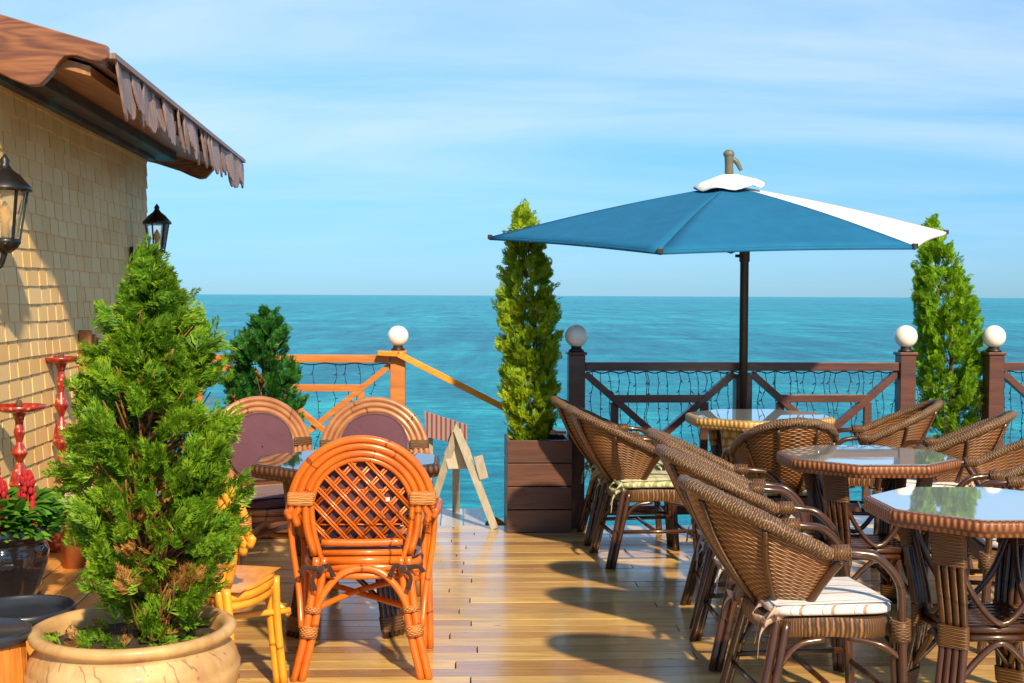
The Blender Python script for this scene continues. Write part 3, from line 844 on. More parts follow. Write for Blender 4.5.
def fronds(name, items, mats, parent):
    """items: list of (pos, dir, up, size, tpl, mat_index)"""
    allv = []; mi = []
    for (p, d, u, s, k, m) in items:
        d = d.normalized(); x = d; y = u.cross(d)
        if y.length < 1e-4: y = d.orthogonal()
        y.normalize(); z = x.cross(y)
        A = np.array([x[:], y[:], z[:]]) * s
        T = TPL[k]
        bend = T.copy(); bend[:, :, 2] -= 0.22 * T[:, :, 0] ** 2
        w = bend.reshape(-1, 3) @ A + np.array(p[:])
        allv.append(w); mi.extend([m] * len(T))
    vv = np.concatenate(allv); nq = len(vv) // 4
    me = bpy.data.meshes.new(name)
    me.vertices.add(len(vv)); me.vertices.foreach_set('co', vv.ravel())
    me.loops.add(len(vv)); me.loops.foreach_set('vertex_index', np.arange(len(vv), dtype=np.int32))
    me.polygons.add(nq); me.polygons.foreach_set('loop_start', np.arange(0, len(vv), 4, dtype=np.int32)); me.polygons.foreach_set('loop_total', np.full(nq, 4, dtype=np.int32))
    for m in mats: me.materials.append(m)
    me.polygons.foreach_set('material_index', mi)
    me.update(calc_edges=True)
    return link(name, me, parent)

def interp(tab, z):
    for a, c in zip(tab[:-1], tab[1:]):
        if a[0] <= z <= c[0]:
            t = (z - a[0]) / (c[0] - a[0] + 1e-9)
            return [a[i] * (1 - t) + c[i] * t for i in range(1, len(a))]
    return list(tab[0][1:]) if z < tab[0][0] else list(tab[-1][1:])

def conifer(root, base_z, prof, n, size, mats, seed, upright=0.6, shell=0.45, dry=None, twigs=60, lumps=9, lump_amp=0.22, trunk_r=0.022, stems=1, clump=(7, 14)):
    """prof: (z, x_left, x_right) in the root's frame"""
    r = random.Random(seed)
    z0, z1 = prof[0][0], prof[-1][0]
    # lumpy clump directions
    cl = [(r.uniform(0, 6.28), r.uniform(z0, z1), r.uniform(0.5, 1)) for _ in range(lumps)]
    b = MB()
    for s in range(stems):
        x0, x1 = interp(prof, z0 + (z1 - z0) * 0.3); ox = r.uniform(-.04, .04) if s else 0; oy = r.uniform(-.05, .05) if s else 0
        top = z0 + (z1 - z0) * (0.92 if s == 0 else r.uniform(0.5, 0.8))
        pts = []
        for k in range(7):
            t = k / 6; z = base_z + (top - base_z) * t; xl, xr = interp(prof, max(z, z0))
            pts.append(((xl + xr) / 2 * t * 0.8 + ox * (0.3 + t * 2), oy * (0.3 + t * 2), z))
        b.tube(pts, [trunk_r * (1 - 0.85 * k / 6) * (1 if s == 0 else 0.6) for k in range(7)], 8)
    b.build('trunk', M['trunk'], root)
    items = []; tw = MB()
    cnt = 0; ncl = 0
    while cnt < n and ncl < 20000:
        ncl += 1
        z = r.uniform(z0, z1); xl, xr = interp(prof, z)
        hw = (xr - xl) / 2; cx = (xl + xr) / 2
        if r.random() > (hw / 0.3) ** 0.9 + 0.06: continue
        if dry and z < dry[2] and r.random() < 0.3: continue
        a = r.uniform(0, 2 * math.pi)
        f = shell + (1 - shell) * math.sqrt(r.random())
        bump = 1.0 - lump_amp
        for (ca, cz, cs) in cl:
            da = (a - ca + math.pi) % (2 * math.pi) - math.pi
            bump += lump_amp * 1.35 * cs * math.exp(-(da / 0.55) ** 2 - ((z - cz) / 0.10) ** 2)
        bump = min(bump, 1.06 + 0.06 * r.random())
        rad = hw * f * bump
        cp = V(cx + math.cos(a) * rad, math.sin(a) * rad, z)
        axis = V(math.cos(a) * r.uniform(0.5, 1.2), math.sin(a) * r.uniform(0.5, 1.2), upright + r.uniform(-0.35, 0.5)).normalized()
        nf = r.randint(*clump)
        side = axis.cross(V(r.gauss(0, 1), r.gauss(0, 1), r.gauss(0, 1))).normalized()
        csz = size * r.uniform(1.0, 1.7)
        m = 0
        if dry and z < dry[0] and r.random() < dry[1] * (1.35 - f): m = 1
        for q in range(nf):
            t = q / max(1, nf - 1)
            d = (axis + side * r.gauss(0, 0.45) + axis.cross(side) * r.gauss(0, 0.28)).normalized()
            s = size * r.uniform(0.7, 1.25) * (1.15 - 0.3 * t)
            p = cp - axis * csz * (1.0 - 0.75 * t) + V(r.gauss(0, .012), r.gauss(0, .012), r.gauss(0, .012)) - d * s * 0.3
            u = axis.cross(side) + V(r.gauss(0, .5), r.gauss(0, .5), r.gauss(0, .5))
            items.append((p, d, u, s, r.randrange(6), m if r.random() < 0.85 else 0)); cnt += 1
    for k in range(twigs):
        z = r.uniform(z0 + 0.0, z0 + (z1 - z0) * 0.85); xl, xr = interp(prof, z); hw = (xr - xl) / 2; cx = (xl + xr) / 2
        a = r.uniform(0, 6.28); rad = hw * r.uniform(0.45, 0.78)
        zs = max(base_z + 0.02, z - rad * r.uniform(0.6, 1.4))
        s_ = V(cx * 0.5 + r.uniform(-.01, .01), r.uniform(-.01, .01), zs)
        e = V(cx + math.cos(a) * rad, math.sin(a) * rad, z)
        mid = (s_ + e) / 2 + V(r.uniform(-.02, .02), r.uniform(-.02, .02), -0.03)
        tw.tube([s_, mid, e], [0.006, 0.004, 0.002], 5, True, 4)
    if twigs: tw.build('branch', M['twig'], root)
    fronds('crown', items, mats, root)

def profile_from_px(pairs, y, origin):
    """outline (row, left, right) of the photo measured at the plant's own depth"""
    out = []
    for (py, xl, xr) in sorted(pairs, key=lambda q: -q[0]):
        a = at(xl, py, y); c = at(xr, py, y)
        out.append((a.z - origin.z, a.x - origin.x, c.x - origin.x))
    return out

# big pot in front with a loose conifer
FP = at(134, 625, 3.3); FP = V(FP.x, 3.3 * K, 0)
root = empty('potted_conifer', FP, 0, 'large loose conifer in a cream crackled pot, nearest tree at the lower left', 'potted tree', 'potted conifers')
b = MB()
b.lathe([(0.17, 0.0), (0.19, 0.015), (0.25, 0.14), (0.295, 0.27), (0.312, 0.36), (0.314, 0.385), (0.306, 0.392), (0.308, 0.400), (0.298, 0.425), (0.28, 0.450), (0.276, 0.462), (0.285, 0.47), (0.298, 0.478), (0.303, 0.49), (0.298, 0.502), (0.285, 0.507), (0.268, 0.503), (0.26, 0.48), (0.255, 0.44)], n=64, cap_bot=True)
pot = b.build('pot', M['pot'], root)
b = MB(); b.lathe([(0.262, 0.45), (0.15, 0.462), (0.03, 0.47), (0.0, 0.47)], n=24, cap_bot=False, rmod=lambda a, z: 1 + 0.02 * math.sin(5 * a)); b.build('soil', M['soil'], pot)
pf = profile_from_px([(246, 144, 154), (262, 134, 166), (280, 120, 180), (300, 96, 194), (322, 92, 205), (345, 88, 222), (370, 80, 234), (400, 66, 241), (435, 63, 248), (470, 64, 254), (505, 72, 250), (540, 80, 243), (570, 88, 234), (592, 98, 228), (612, 112, 222)], 3.3, FP)
conifer(root, 0.46, pf, 6600, 0.062, [M['leaf_front'], M['leaf_dry']], 3, upright=0.5, shell=0.35, dry=(0.88, 0.34, 0.66), twigs=210, lumps=44, lump_amp=0.27, clump=(9, 18), trunk_r=0.02, stems=4)

# low weeds and fallen sprays on the soil of the big pot
r_ = random.Random(31); its = []
for _ in range(90):
    a = r_.uniform(0, 6.28); q = 0.235 * math.sqrt(r_.random())
    its.append((V(q * math.cos(a), q * math.sin(a), 0.468 + 0.0), V(math.cos(a) + r_.gauss(0, .6), math.sin(a) + r_.gauss(0, .6), r_.uniform(0.1, 1.2)), V(r_.gauss(0, 1), r_.gauss(0, 1), 1), r_.uniform(0.035, 0.075), r_.randrange(6), 1 if r_.random() < 0.35 else 0))
fronds('weeds', its, [M['leaf_front'], M['leaf_dry']], pot)

def box_planter(root, w, h, rows=4, z0=0.0):
    b = MB(); rh = h / rows
    for k in range(rows):
        zc = z0 + (k + 0.5) * rh
        for sx in (-1, 1):
            b.box((sx * (w / 2 - 0.012), 0, zc), (0.022, w - 0.048, rh - 0.006))
            b.box((0, sx * (w / 2 - 0.012), zc), (w, 0.022, rh - 0.006))
    for sx in (-1, 1):
        for sy in (-1, 1): b.box((sx * (w / 2 - 0.04), sy * (w / 2 - 0.04), z0 + h / 2), (0.03, 0.03, h - 0.01))
    o = b.build('planter_box', M['planter_wood'], root, 0.003)
    b = MB(); b.box((0, 0, z0 + h - 0.05), (w - 0.05, w - 0.05, 0.03)); b.build('soil', M['soil'], o)
    return o

MPp = at(537, 528, 7.12); MPp = V(MPp.x, 7.12 * K, 0)
root = empty('potted_conifer', MPp, R(3), 'slender yellow green conifer in a dark plank box left of the parasol', 'potted tree', 'potted conifers')
box_planter(root, 0.41, 0.59, 4)
y = 7.12
pf = profile_from_px([(200, 518, 528), (212, 510, 534), (230, 503, 543), (250, 497, 550), (275, 496, 557), (300, 496, 562), (330, 496, 565), (360, 495, 566), (390, 495, 565), (415, 500, 562), (435, 510, 556)], y, MPp)
conifer(root, 0.52, pf, 4600, 0.066, [M['leaf_mid']], 11, upright=1.0, shell=0.4, twigs=30, lumps=20, lump_amp=0.10, trunk_r=0.02)

RPp = at(950, 450, 7.5); RPp = V(RPp.x, 7.5 * K, 0)
root = empty('potted_conifer', RPp, R(3), 'bright green conifer in a dark box beyond the right railing posts', 'potted tree', 'potted conifers')
box_planter(root, 0.44, 0.50, 4)
pf = profile_from_px([(214, 928, 936), (228, 922, 942), (245, 916, 954), (265, 912, 968), (290, 909, 978), (315, 909, 985), (345, 911, 990), (375, 914, 990), (400, 918, 988), (420, 926, 984), (440, 938, 968)], 7.5, RPp)
conifer(root, 0.46, pf, 5400, 0.066, [M['leaf_bright']], 17, upright=1.0, shell=0.4, twigs=30, lumps=20, lump_amp=0.10, trunk_r=0.022)
b = MB(); b.box(dk(RPp.x + 0.3, 0.42, -0.06), (2.6, 0.9, 0.08), drot)
tag(b.build('side_deck', M['deck']), 'deck strip under the right conifer', None, None, 'structure')

LPp = at(264, 450, 6.9); LPp = V(LPp.x, 6.9 * K, 0)
root = empty('potted_conifer', LPp, R(3), 'dark green bushy conifer by the left railing behind the purple cushioned chairs', 'potted tree', 'potted conifers')
box_planter(root, 0.40, 0.42, 3)
pf = profile_from_px([(305, 262, 276), (316, 246, 284), (335, 229, 296), (355, 221, 304), (380, 217, 308), (405, 218, 310), (430, 224, 306), (455, 236, 296)], 6.9, LPp)
conifer(root, 0.38, pf, 3800, 0.066, [M['leaf_dark']], 23, upright=0.8, shell=0.35, twigs=20, lumps=16, lump_amp=0.14, trunk_r=0.02)

# ------------------------------------------------------------------ parasol
UP = V(*at(743, 400, 7.09)[:2], 0)
root = empty('parasol', UP, 0, 'large tilted white parasol with shade painted blue on all panels but one', 'parasol')
hub = at(729, 185, 6.92) - UP
hub = V(hub.x, hub.y, at(729, 185, 6.92).z)
zrim = {'L': (490, 237, 8.30 / K), 'N': (660, 251, 6.82 / K), 'R': (915, 246, 7.05 / K), 'F': (946, 232, 8.45 / K)}
W = {k: at(*v) - UP for k, v in zrim.items()}
for k, v in zrim.items(): W[k].z = at(*v).z
# the two hidden far corners complete the hexagon about the hub
cz = (W['L'] + W['F'])
W['B1'] = V(hub.x + (hub.x - W['N'].x) * 0.9, hub.y + (hub.y - W['N'].y) * 0.98, 1.99)
W['B2'] = V(hub.x + (hub.x - W['R'].x) * 0.9, hub.y + (hub.y - W['R'].y) * 1.05, 1.97)
order = ['L', 'N', 'R', 'F', 'B1', 'B2']
for i, k in enumerate(order):
    A = W[k]; B = W[order[(i + 1) % 6]]
    mat = M['white_canvas'] if (k in ('R',)) else M['shade_blue_canvas']  # lit panel stays white, the others carry painted shade
    b = MB()
    def fn(u, v, A=A, B=B):
        # u along the rim, v from hub to rim
        ra = hub + (A - hub) * v + V(0, 0, 0.018 * math.sin(math.pi * v)); rb = hub + (B - hub) * v + V(0, 0, 0.018 * math.sin(math.pi * v))
        p = ra * (1 - u) + rb * u
        sag = math.sin(math.pi * u) * v
        p = p + V(0, 0, -0.03 * sag * (1 - v))
        c = hub + (p - hub) * (1 - 0.02 * math.sin(math.pi * u) * v)
        return c
    b.grid(fn, 14, 14, lambda u, v: (u, v * 1.5), 0.004)
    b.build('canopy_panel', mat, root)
    # hem
    b = MB()
    def fh(u, v, A=A, B=B):
        p = fn(u, 1.0); n = (p - hub); n.z = 0; n.normalize()
        return p + n * 0.004 + V(0, 0, -0.02 * v)
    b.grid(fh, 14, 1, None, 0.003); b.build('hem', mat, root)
    rb = MB(); d = (A - hub)
    rb.tube([hub + V(0, 0, -0.03), hub + d * 0.5 + V(0, 0, -0.006), A + V(0, 0, -0.012)], 0.011, 6); rb.build('rib', M['pole'], root)
    tp = MB(); tp.box(A, (0.03, 0.03, 0.03)); tp.build('corner_tip', M['pole'], root, 0.004)
runner = hub + V(0.02, 0.02, -0.42)
for k in order:
    st = MB(); st.tube([runner, hub + (W[k] - hub) * 0.5 + V(0, 0, 0.0)], 0.009, 6, False); st.build('strut', M['pole'], root)
# vent cap
b = MB()
prof = [(0.0, 0.07), (0.05, 0.064), (0.11, 0.044), (0.17, 0.016), (0.215, -0.008), (0.213, -0.014)]
tilt = Matrix.Rotation(R(-4), 3, 'Y') @ Matrix.Rotation(R(7), 3, 'X')
tmp = MB(); tmp.lathe([(max(r, 0.001), z) for r, z in prof], n=36, cap_bot=False, rmod=lambda a, z: 1 + 0.03 * math.cos(6 * a + 0.6) + 0.01 * math.sin(11 * a))
tmp.v = [tuple(hub + tilt @ (Vector(p) + V(0, 0, 0.011 * math.cos(6 * math.atan2(p[1], p[0])) * (1 if p[2] < 0.03 else 0)))) for p in tmp.v]
vc = tmp.build('vent_cap', M['white_canvas'], root)
sm = vc.modifiers.new('solid', 'SOLIDIFY'); sm.thickness = 0.006
b = MB(); t0 = hub + V(0, 0, 0.07)
b.tube([t0, t0 + V(-0.003, -0.01, 0.05), t0 + V(-0.005, -0.015, 0.11)], [0.028, 0.026, 0.028], 12)
b.sphere(t0 + V(-0.005, -0.015, 0.12), 0.036, 14, 8, (1, 1, 0.8))
b.tube([t0 + V(0.0, 0, 0.1), t0 + V(0.045, 0, 0.075), t0 + V(0.075, 0.0, 0.02)], [0.014, 0.017, 0.012], 8)
b.build('finial', m_plain('grey_green_plastic', (0.13, 0.13, 0.09), 0.5), root)
b = MB()
b.lathe([(0.028, 0.0), (0.028, 1.72), (0.034, 1.725), (0.034, 1.84), (0.028, 1.85)], n=16, cap_top=True)
b.tube([(0, 0, 1.84), (hub.x * 0.5, hub.y * 0.5, (1.84 + hub.z) / 2), hub + V(0, 0, 0.06)], 0.023, 12)
b.tube([(-0.034, 0, 1.76), (-0.06, 0, 1.76)], 0.01, 8, False)
b.build('pole', M['pole'], root)
b = MB(); b.lathe([(0.075, 0.0), (0.075, 0.012), (0.04, 0.016), (0.037, 0.2), (0.03, 0.2)], n=28, cap_top=True); b.build('base', M['pole'], root)

# ------------------------------------------------------------------ octagonal rattan tables
def make_table(rim_mat, leg_wrap=M['wrap'], top_mat=M['tabletop']):
    root = empty('rattan_table', (0, 0, 0))
    Rr = 0.402
    def oct_(r, z): return [V(r * math.cos(R(22.5 + 45 * k)), r * math.sin(R(22.5 + 45 * k)), z) for k in range(8)]
    def rounded(r, z, n=96):  # octagon with slightly rounded corners
        pts = []
        for k in range(n):
            a = 2 * math.pi * k / n; w = (a - R(0)) % R(45) - R(22.5)
            rr = r * math.cos(R(22.5)) / math.cos(((a + R(22.5)) % R(45)) - R(22.5))
            rr = min(rr, r * 0.992)
            pts.append(V(rr * math.cos(a), rr * math.sin(a), z))
        return pts
    b = MB(); N = 96
    rows = [(0.97, 0.695), (1.0, 0.70), (1.012, 0.72), (1.012, 0.742), (1.0, 0.752), (0.965, 0.754), (0.955, 0.748)]
    prev = None; Lz = 0
    for i, (k, z) in enumerate(rows):
        base = b.add(rounded(Rr * 1.05 * k, z, N))
        if prev is not None:
            z2 = Lz + math.hypot(rows[i][0] - rows[i - 1][0], rows[i][1] - rows[i - 1][1])
            for q in range(N):
                q2 = (q + 1) % N; c = 2 * math.pi * Rr / N
                b.face([prev + q, prev + q2, base + q2, base + q], [(q * c, Lz), ((q + 1) * c, Lz), ((q + 1) * c, z2), (q * c, z2)])
            Lz = z2
        prev = base
    b.face([0 + k for k in range(N)][::-1], None, False)
    b.build('rim', rim_mat, root)
    b = MB(); o0 = b.add(rounded(Rr * 1.05 * 0.955, 0.7495, N)); o1 = b.add(rounded(Rr * 1.05 * 0.955, 0.7565, N))
    b.face([o1 + k for k in range(N)], None, False)
    for q in range(N): b.face([o0 + q, o0 + (q + 1) % N, o1 + (q + 1) % N, o1 + q], None, False)
    b.build('glass_top', top_mat, root)
    # four legs, each a fan of canes pinched at the shelf
    for k in range(4):
        a = R(45 + 90 * k); rd = V(math.cos(a), math.sin(a), 0); tn = V(-math.sin(a), math.cos(a), 0)
        b = MB()
        for j in (-1.5, -0.5, 0.5, 1.5):
            b.tube([rd * 0.30 + tn * (j * 0.030) + V(0, 0, 0.70), rd * 0.275 + tn * (j * 0.029) + V(0, 0, 0.55), rd * 0.235 + tn * (j * 0.026) + V(0, 0, 0.36), rd * 0.24 + tn * (j * 0.026) + V(0, 0, 0.25), rd * 0.29 + tn * (j * 0.028) + V(0, 0, 0.0)], 0.0145, 8, True, 4)
        leg = b.build('leg', M['cane_brown'], root)
        for (z0, z1, r0, r1, hw) in ((0.69, 0.565, 0.298, 0.277, 0.063), (0.35, 0.27, 0.236, 0.236, 0.056), (0.09, 0.03, 0.272, 0.285, 0.06)):
            b = MB()
            def fw(u, v, z0=z0, z1=z1, r0=r0, r1=r1, hw=hw):
                an = 2 * math.pi * u; rr = r0 + (r1 - r0) * v
                cx = math.copysign(abs(math.cos(an)) ** 0.5, math.cos(an)) * hw; cy = math.copysign(abs(math.sin(an)) ** 0.6, math.sin(an)) * 0.0195
                return rd * (rr + cy) + tn * cx + V(0, 0, z0 + (z1 - z0) * v)
            b.grid(fw, 20, 4, lambda u, v, z0=z0, z1=z1: (u * 0.3, v * abs(z1 - z0)))
            b.build('binding', leg_wrap, leg)
    # woven shelf
    b = MB()
    hs = 0.215
    for q in range(4):
        a0 = R(45 + 90 * q); a1 = R(135 + 90 * q)
        b.tube([V(math.cos(a0), math.sin(a0), 0) * hs * 1.05 + V(0, 0, 0.33), V(math.cos(a1), math.sin(a1), 0) * hs * 1.05 + V(0, 0, 0.33)], 0.016, 8, False)
        b.tube([V(math.cos(a0), math.sin(a0), 0) * hs * 1.05 + V(0, 0, 0.30), V(math.cos(a1), math.sin(a1), 0) * hs * 1.05 + V(0, 0, 0.30)], 0.014, 8, False)
    s = hs * 0.74
    n = 7
    for i in range(n):
        t = -s + 2 * s * (i + 0.5) / n
        b.box((t, 0, 0.334), (0.024, 2 * s, 0.004)); b.box((0, t, 0.339), (2 * s, 0.024, 0.004))
    b.build('shelf', M['cane_brown'], root)
    # arched braces between the legs
    b = MB()
    for q in range(4):
        a0 = R(45 + 90 * q); a1 = R(135 + 90 * q); r0 = V(math.cos(a0), math.sin(a0), 0); r1 = V(math.cos(a1), math.sin(a1), 0)
        b.tube([r0 * 0.27 + V(0, 0, 0.1), r0 * 0.24 + (r1 - r0) * 0.06 + V(0, 0, 0.22), (r0 + r1) * 0.125 + V(0, 0, 0.285), r1 * 0.24 + (r0 - r1) * 0.06 + V(0, 0, 0.22), r1 * 0.27 + V(0, 0, 0.1)], 0.0125, 8)
        b.tube([r0 * 0.285 + V(0, 0, 0.66), r0 * 0.25 + (r1 - r0) * 0.05 + V(0, 0, 0.46), (r0 + r1) * 0.13 + V(0, 0, 0.355), r1 * 0.25 + (r0 - r1) * 0.05 + V(0, 0, 0.46), r1 * 0.285 + V(0, 0, 0.66)], 0.012, 8)
    b.build('brace', M['cane_brown'], root)
    return root
t_brown = make_table(M['table_rim'])
t_pale = make_table(M['table_rim_sunlit'], M['table_rim_sunlit'])
GT = 'octagonal rattan tables'
def place(o, x, y, rz, label, cat, group):
    o.location = (x, y, 0); o.rotation_euler = (0, 0, rz); tag(o, label, cat, group); return o
place(t_brown, 1.72, 4.71, R(2), 'brown rattan table with mirror like glass top, cut by the right edge', 'table', GT)
place(copy_tree(t_brown), 1.68, 6.13, R(2), 'brown rattan table with shiny glass top, second of the row behind the nearest', 'table', GT)
t_pale.scale = (1.05, 1.02, 1.05)
place(t_pale, 1.48, 7.76, R(4), 'rattan table with rim coloured sunlit yellow in front of the parasol pole', 'table', GT)
M['tabletop_dark'] = mk_tabletop('dark_table_glass', (0.10, 0.11, 0.12))
td = make_table(M['table_rim_dark'], M['wrap'], M['tabletop_dark']); td.scale = (1.05, 1.0, 1.0)
place(td, -0.74, 5.86, R(3), 'dark rattan table among the purple cushioned chairs', 'table', GT)

# ------------------------------------------------------------------ woven rattan armchairs (facing +Y)
def cushion(b, w, d, h, z, puff=0.012, cy=0.0, round_=0.28):
    N, Mr = 40, 9
    rows = []
    for j in range(Mr + 1):
        ph = -math.pi / 2 + math.pi * j / Mr
        cz = math.copysign(abs(math.sin(ph)) ** 0.6, math.sin(ph)); k = abs(math.cos(ph)) ** 0.45
        row = []
        for i in range(N):
            a = 2 * math.pi * i / N
            cx = math.copysign(abs(math.cos(a)) ** round_, math.cos(a)); sy = math.copysign(abs(math.sin(a)) ** round_, math.sin(a))
            kk = 0.001 + 0.999 * k
            row.append(V(cx * w / 2 * kk, cy + sy * d / 2 * kk, z + h / 2 + cz * h / 2))
        rows.append(b.add(row))
    def uvp(idx): p = b.v[idx]; return (p[0] * 1.0, p[1] + p[2] * 0.0)
    for j in range(Mr):
        for i in range(N):
            i2 = (i + 1) % N; q = [rows[j] + i, rows[j] + i2, rows[j + 1] + i2, rows[j + 1] + i]
            p = [b.v[k] for k in q]
            # along the edge the stripes follow whichever way the side runs
            b.face(q, [((pp[0] + pp[1]) if 1 < j < Mr - 2 and abs(abs(pp[0]) - w / 2) < 0.02 else pp[0], pp[1] + pp[2]) for pp in p])
    nx = 12                                            # top sheet
    def top(u, v):
        x = (u - 0.5) * w * 0.93; y = (v - 0.5) * d * 0.93
        return V(x, cy + y, z + h - 0.003 + puff * (1 - (2 * u - 1) ** 4) * (1 - (2 * v - 1) ** 4) + 0.003 * math.sin(9 * x + 4 * y) * math.sin(7 * y))
    b.grid(top, nx, nx, lambda u, v: ((u - 0.5) * w * 0.93, (v - 0.5) * d * 0.93))

def ribbon(b, pts, w, thick=0.002):
    P, _ = catmull([Vector(p) for p in pts], None, 4)
    n = len(P) - 1
    def fr(u, v):
        i = min(int(round(v * n)), n); t = (P[min(i + 1, n)] - P[max(i - 1, 0)]).normalized()
        sd = t.cross(V(0.3, 1, 0.25)).normalized()
        return P[i] + sd * ((u - 0.5) * w * (1 - 0.3 * math.sin(3 * v)))
    b.grid(fr, 2, n, lambda u, v: (u * w, v * 0.2), thick)

def make_armchair(cush, tie, rim_mat=M['rim']):
    root = empty('rattan_armchair', (0, 0, 0))
    braid = lambda th, L: 1.0 + 0.08 * math.sin(4 * th + L * 60) + 0.04 * math.sin(6 * th - L * 75)
    def rim(t):      # t in -1..1 around the back
        a = R(104) * t
        x = 0.262 * math.sin(a) * (1.0 + 0.05 * math.cos(a)); y = -0.05 - 0.40 * max(math.cos(a), 0) ** 0.92 - 0.25 * min(math.cos(a), 0)
        z = 0.660 + 0.20 * max(0.0, (-y - 0.03) / 0.42)
        return V(x, y, z)
    def bot(t):
        a = R(75) * t
        return V(0.15 * math.sin(a), -0.06 - 0.125 * math.cos(a), 0.43)
    def shell(t, v):
        p = bot(t) + (rim(t) - bot(t)) * v
        bow = math.sin(math.pi * v) * 0.03
        return p + V(0, -bow * math.cos(R(90) * t), 0) + V(0, 0, 0)
    b = MB()
    b.grid(lambda u, v: shell(-0.98 + 1.96 * u, v ** 1.0), 36, 14, lambda u, v: (u * 0.8, v * 0.45), 0.009)
    b.build('backrest', M['weave'], root)
    b = MB(); b.tube([rim(-1 + 2 * i / 90) for i in range(91)], 0.0225, 20, False, mod=braid); b.build('braided_rim', rim_mat, root)
    # outside staves and edge canes
    for t in (-0.62, -0.22, 0.22, 0.62):
        b = MB()
        pts = [shell(t, v) + (V(rim(t).x, rim(t).y + 0.06, 0).normalized() * 0.010) for v in (0.06, 0.3, 0.6, 0.93)]
        b.tube(pts, 0.011, 8, True, 4)
        b.build('stave', M['cane_brown'], root)
    for sg in (-1, 1):
        b = MB()
        b.tube([bot(sg) + V(0, -0.005, -0.03), shell(sg, 0.3) + V(0, 0.008, 0), shell(sg, 0.65) + V(sg * 0.004, 0.01, 0), rim(sg) + V(0, 0.01, -0.02)], 0.017, 10)
        b.build('edge_cane', M['cane_brown'], root)
    for sg in (-1, 1):
        b = MB()
        b.tube([rim(sg * 0.97), rim(sg) + V(0, 0.06, -0.004), V(sg * 0.262, 0.14, 0.64), V(sg * 0.262, 0.21, 0.56), V(sg * 0.255, 0.225, 0.44), V(sg * 0.25, 0.235, 0.22), V(sg * 0.25, 0.25, 0.0)], 0.0145, 10)
        b.tube([V(sg * 0.22, 0.21, 0.42), V(sg * 0.222, 0.22, 0.2), V(sg * 0.228, 0.235, 0.0)], 0.0145, 8)
        arm = b.build('arm', M['cane_brown'], root)
        b = MB()
        b.tube([rim(sg * 0.93), rim(sg) + V(0, 0.03, 0)], 0.027, 12, False)
        b.build('binding', M['wrap'], arm); b = MB()
        b.tube([V(sg * 0.243, 0.226, 0.43), V(sg * 0.24, 0.23, 0.36)], 0.033, 10, False)
        b.build('binding', M['wrap'], arm)
        b = MB()
        b.tube([V(sg * 0.165, -0.165, 0.46), V(sg * 0.19, -0.20, 0.30), V(sg * 0.225, -0.27, 0.0)], 0.0165, 10)
        b.tube([V(sg * 0.19, -0.145, 0.42), V(sg * 0.215, -0.185, 0.25), V(sg * 0.235, -0.245, 0.0)], 0.0135, 8)
        b.build('leg', M['cane_brown'], root)
    # seat
    b = MB()
    def sq(a, hx, hy): return (math.copysign(abs(math.cos(a)) ** 0.4, math.cos(a)) * hx, math.copysign(abs(math.sin(a)) ** 0.4, math.sin(a)) * hy)
    def ap(u, v):
        x, y = sq(2 * math.pi * u, 0.232 - 0.006 * abs(2 * v - 1) ** 3, 0.222 - 0.006 * abs(2 * v - 1) ** 3); return V(x * (1 if y > 0 else 0.86 - 0.14 * y / 0.222 * 0), y + 0.01, 0.365 + 0.065 * v)
    b.grid(ap, 40, 5, lambda u, v: (v * 0.065, u * 1.7))
    top = [ap(k / 40, 1.0) for k in range(40)]; o0 = b.add(top); b.face([o0 + k for k in range(40)], [(p.x, p.y) for p in top], False)
    b.build('seat', M['wrap'], root)
    b = MB(); cushion(b, 0.44, 0.43, 0.05, 0.432, 0.014, 0.012); cu = b.build('cushion', cush, root)
    for sg in (-1, 1):
        b = MB()
        c = V(sg * 0.17, -0.185, 0.43)
        ribbon(b, [c + V(0, 0.05, 0.02), c + V(sg * 0.03, -0.02, 0.0), c + V(sg * 0.05, -0.06, -0.045), c + V(sg * 0.055, -0.07, -0.12)], 0.045)
        ribbon(b, [c + V(0, 0.02, 0.01), c + V(-sg * 0.02, -0.035, -0.01), c + V(-sg * 0.015, -0.06, -0.09)], 0.04)
        ribbon(b, [c + V(sg * 0.02, 0, 0.0), c + V(sg * 0.055, -0.01, 0.035), c + V(sg * 0.06, -0.05, 0.0), c + V(sg * 0.02, -0.035, -0.01)], 0.04)
        ribbon(b, [c + V(sg * 0.01, 0, 0.0), c + V(-sg * 0.03, -0.03, 0.04), c + V(-sg * 0.04, -0.06, 0.0), c + V(0, -0.035, -0.01)], 0.038)
        b.build('tie', tie, cu)
    b = MB()
    for sg in (-1, 1):
        b.tube([V(sg * 0.232, 0.228, 0.2), V(sg * 0.212, -0.215, 0.2)], 0.011, 8, False)
        b.tube([V(sg * 0.243, 0.23, 0.3), V(sg * 0.236, 0.16, 0.345), V(sg * 0.2, 0.06, 0.362)], 0.0105, 8)
        b.tube([V(sg * 0.195, -0.19, 0.24), V(sg * 0.21, -0.12, 0.34), V(sg * 0.21, -0.02, 0.362)], 0.0105, 8)
        b.tube([V(sg * 0.235, 0.232, 0.29), V(sg * 0.15, 0.215, 0.35), V(sg * 0.04, 0.21, 0.362)], 0.0105, 8)
    b.tube([V(-0.235, 0.232, 0.16), V(0.235, 0.232, 0.16)], 0.011, 8, False)
    b.tube([V(-0.215, -0.215, 0.17), V(0.215, -0.215, 0.17)], 0.011, 8, False)
    b.tube([V(-0.222, 0.0, 0.2), V(0.222, 0.0, 0.2)], 0.010, 8, False)
    b.build('stretcher', M['cane_brown'], root)
    return root
GA = 'woven rattan armchairs around the right tables'
cw = make_armchair(M['cush_white'], M['tie_pale'])
cg = make_armchair(M['cush_green'], M['cush_green'])
cy_ = make_armchair(M['cush_grey'], M['cush_grey'])
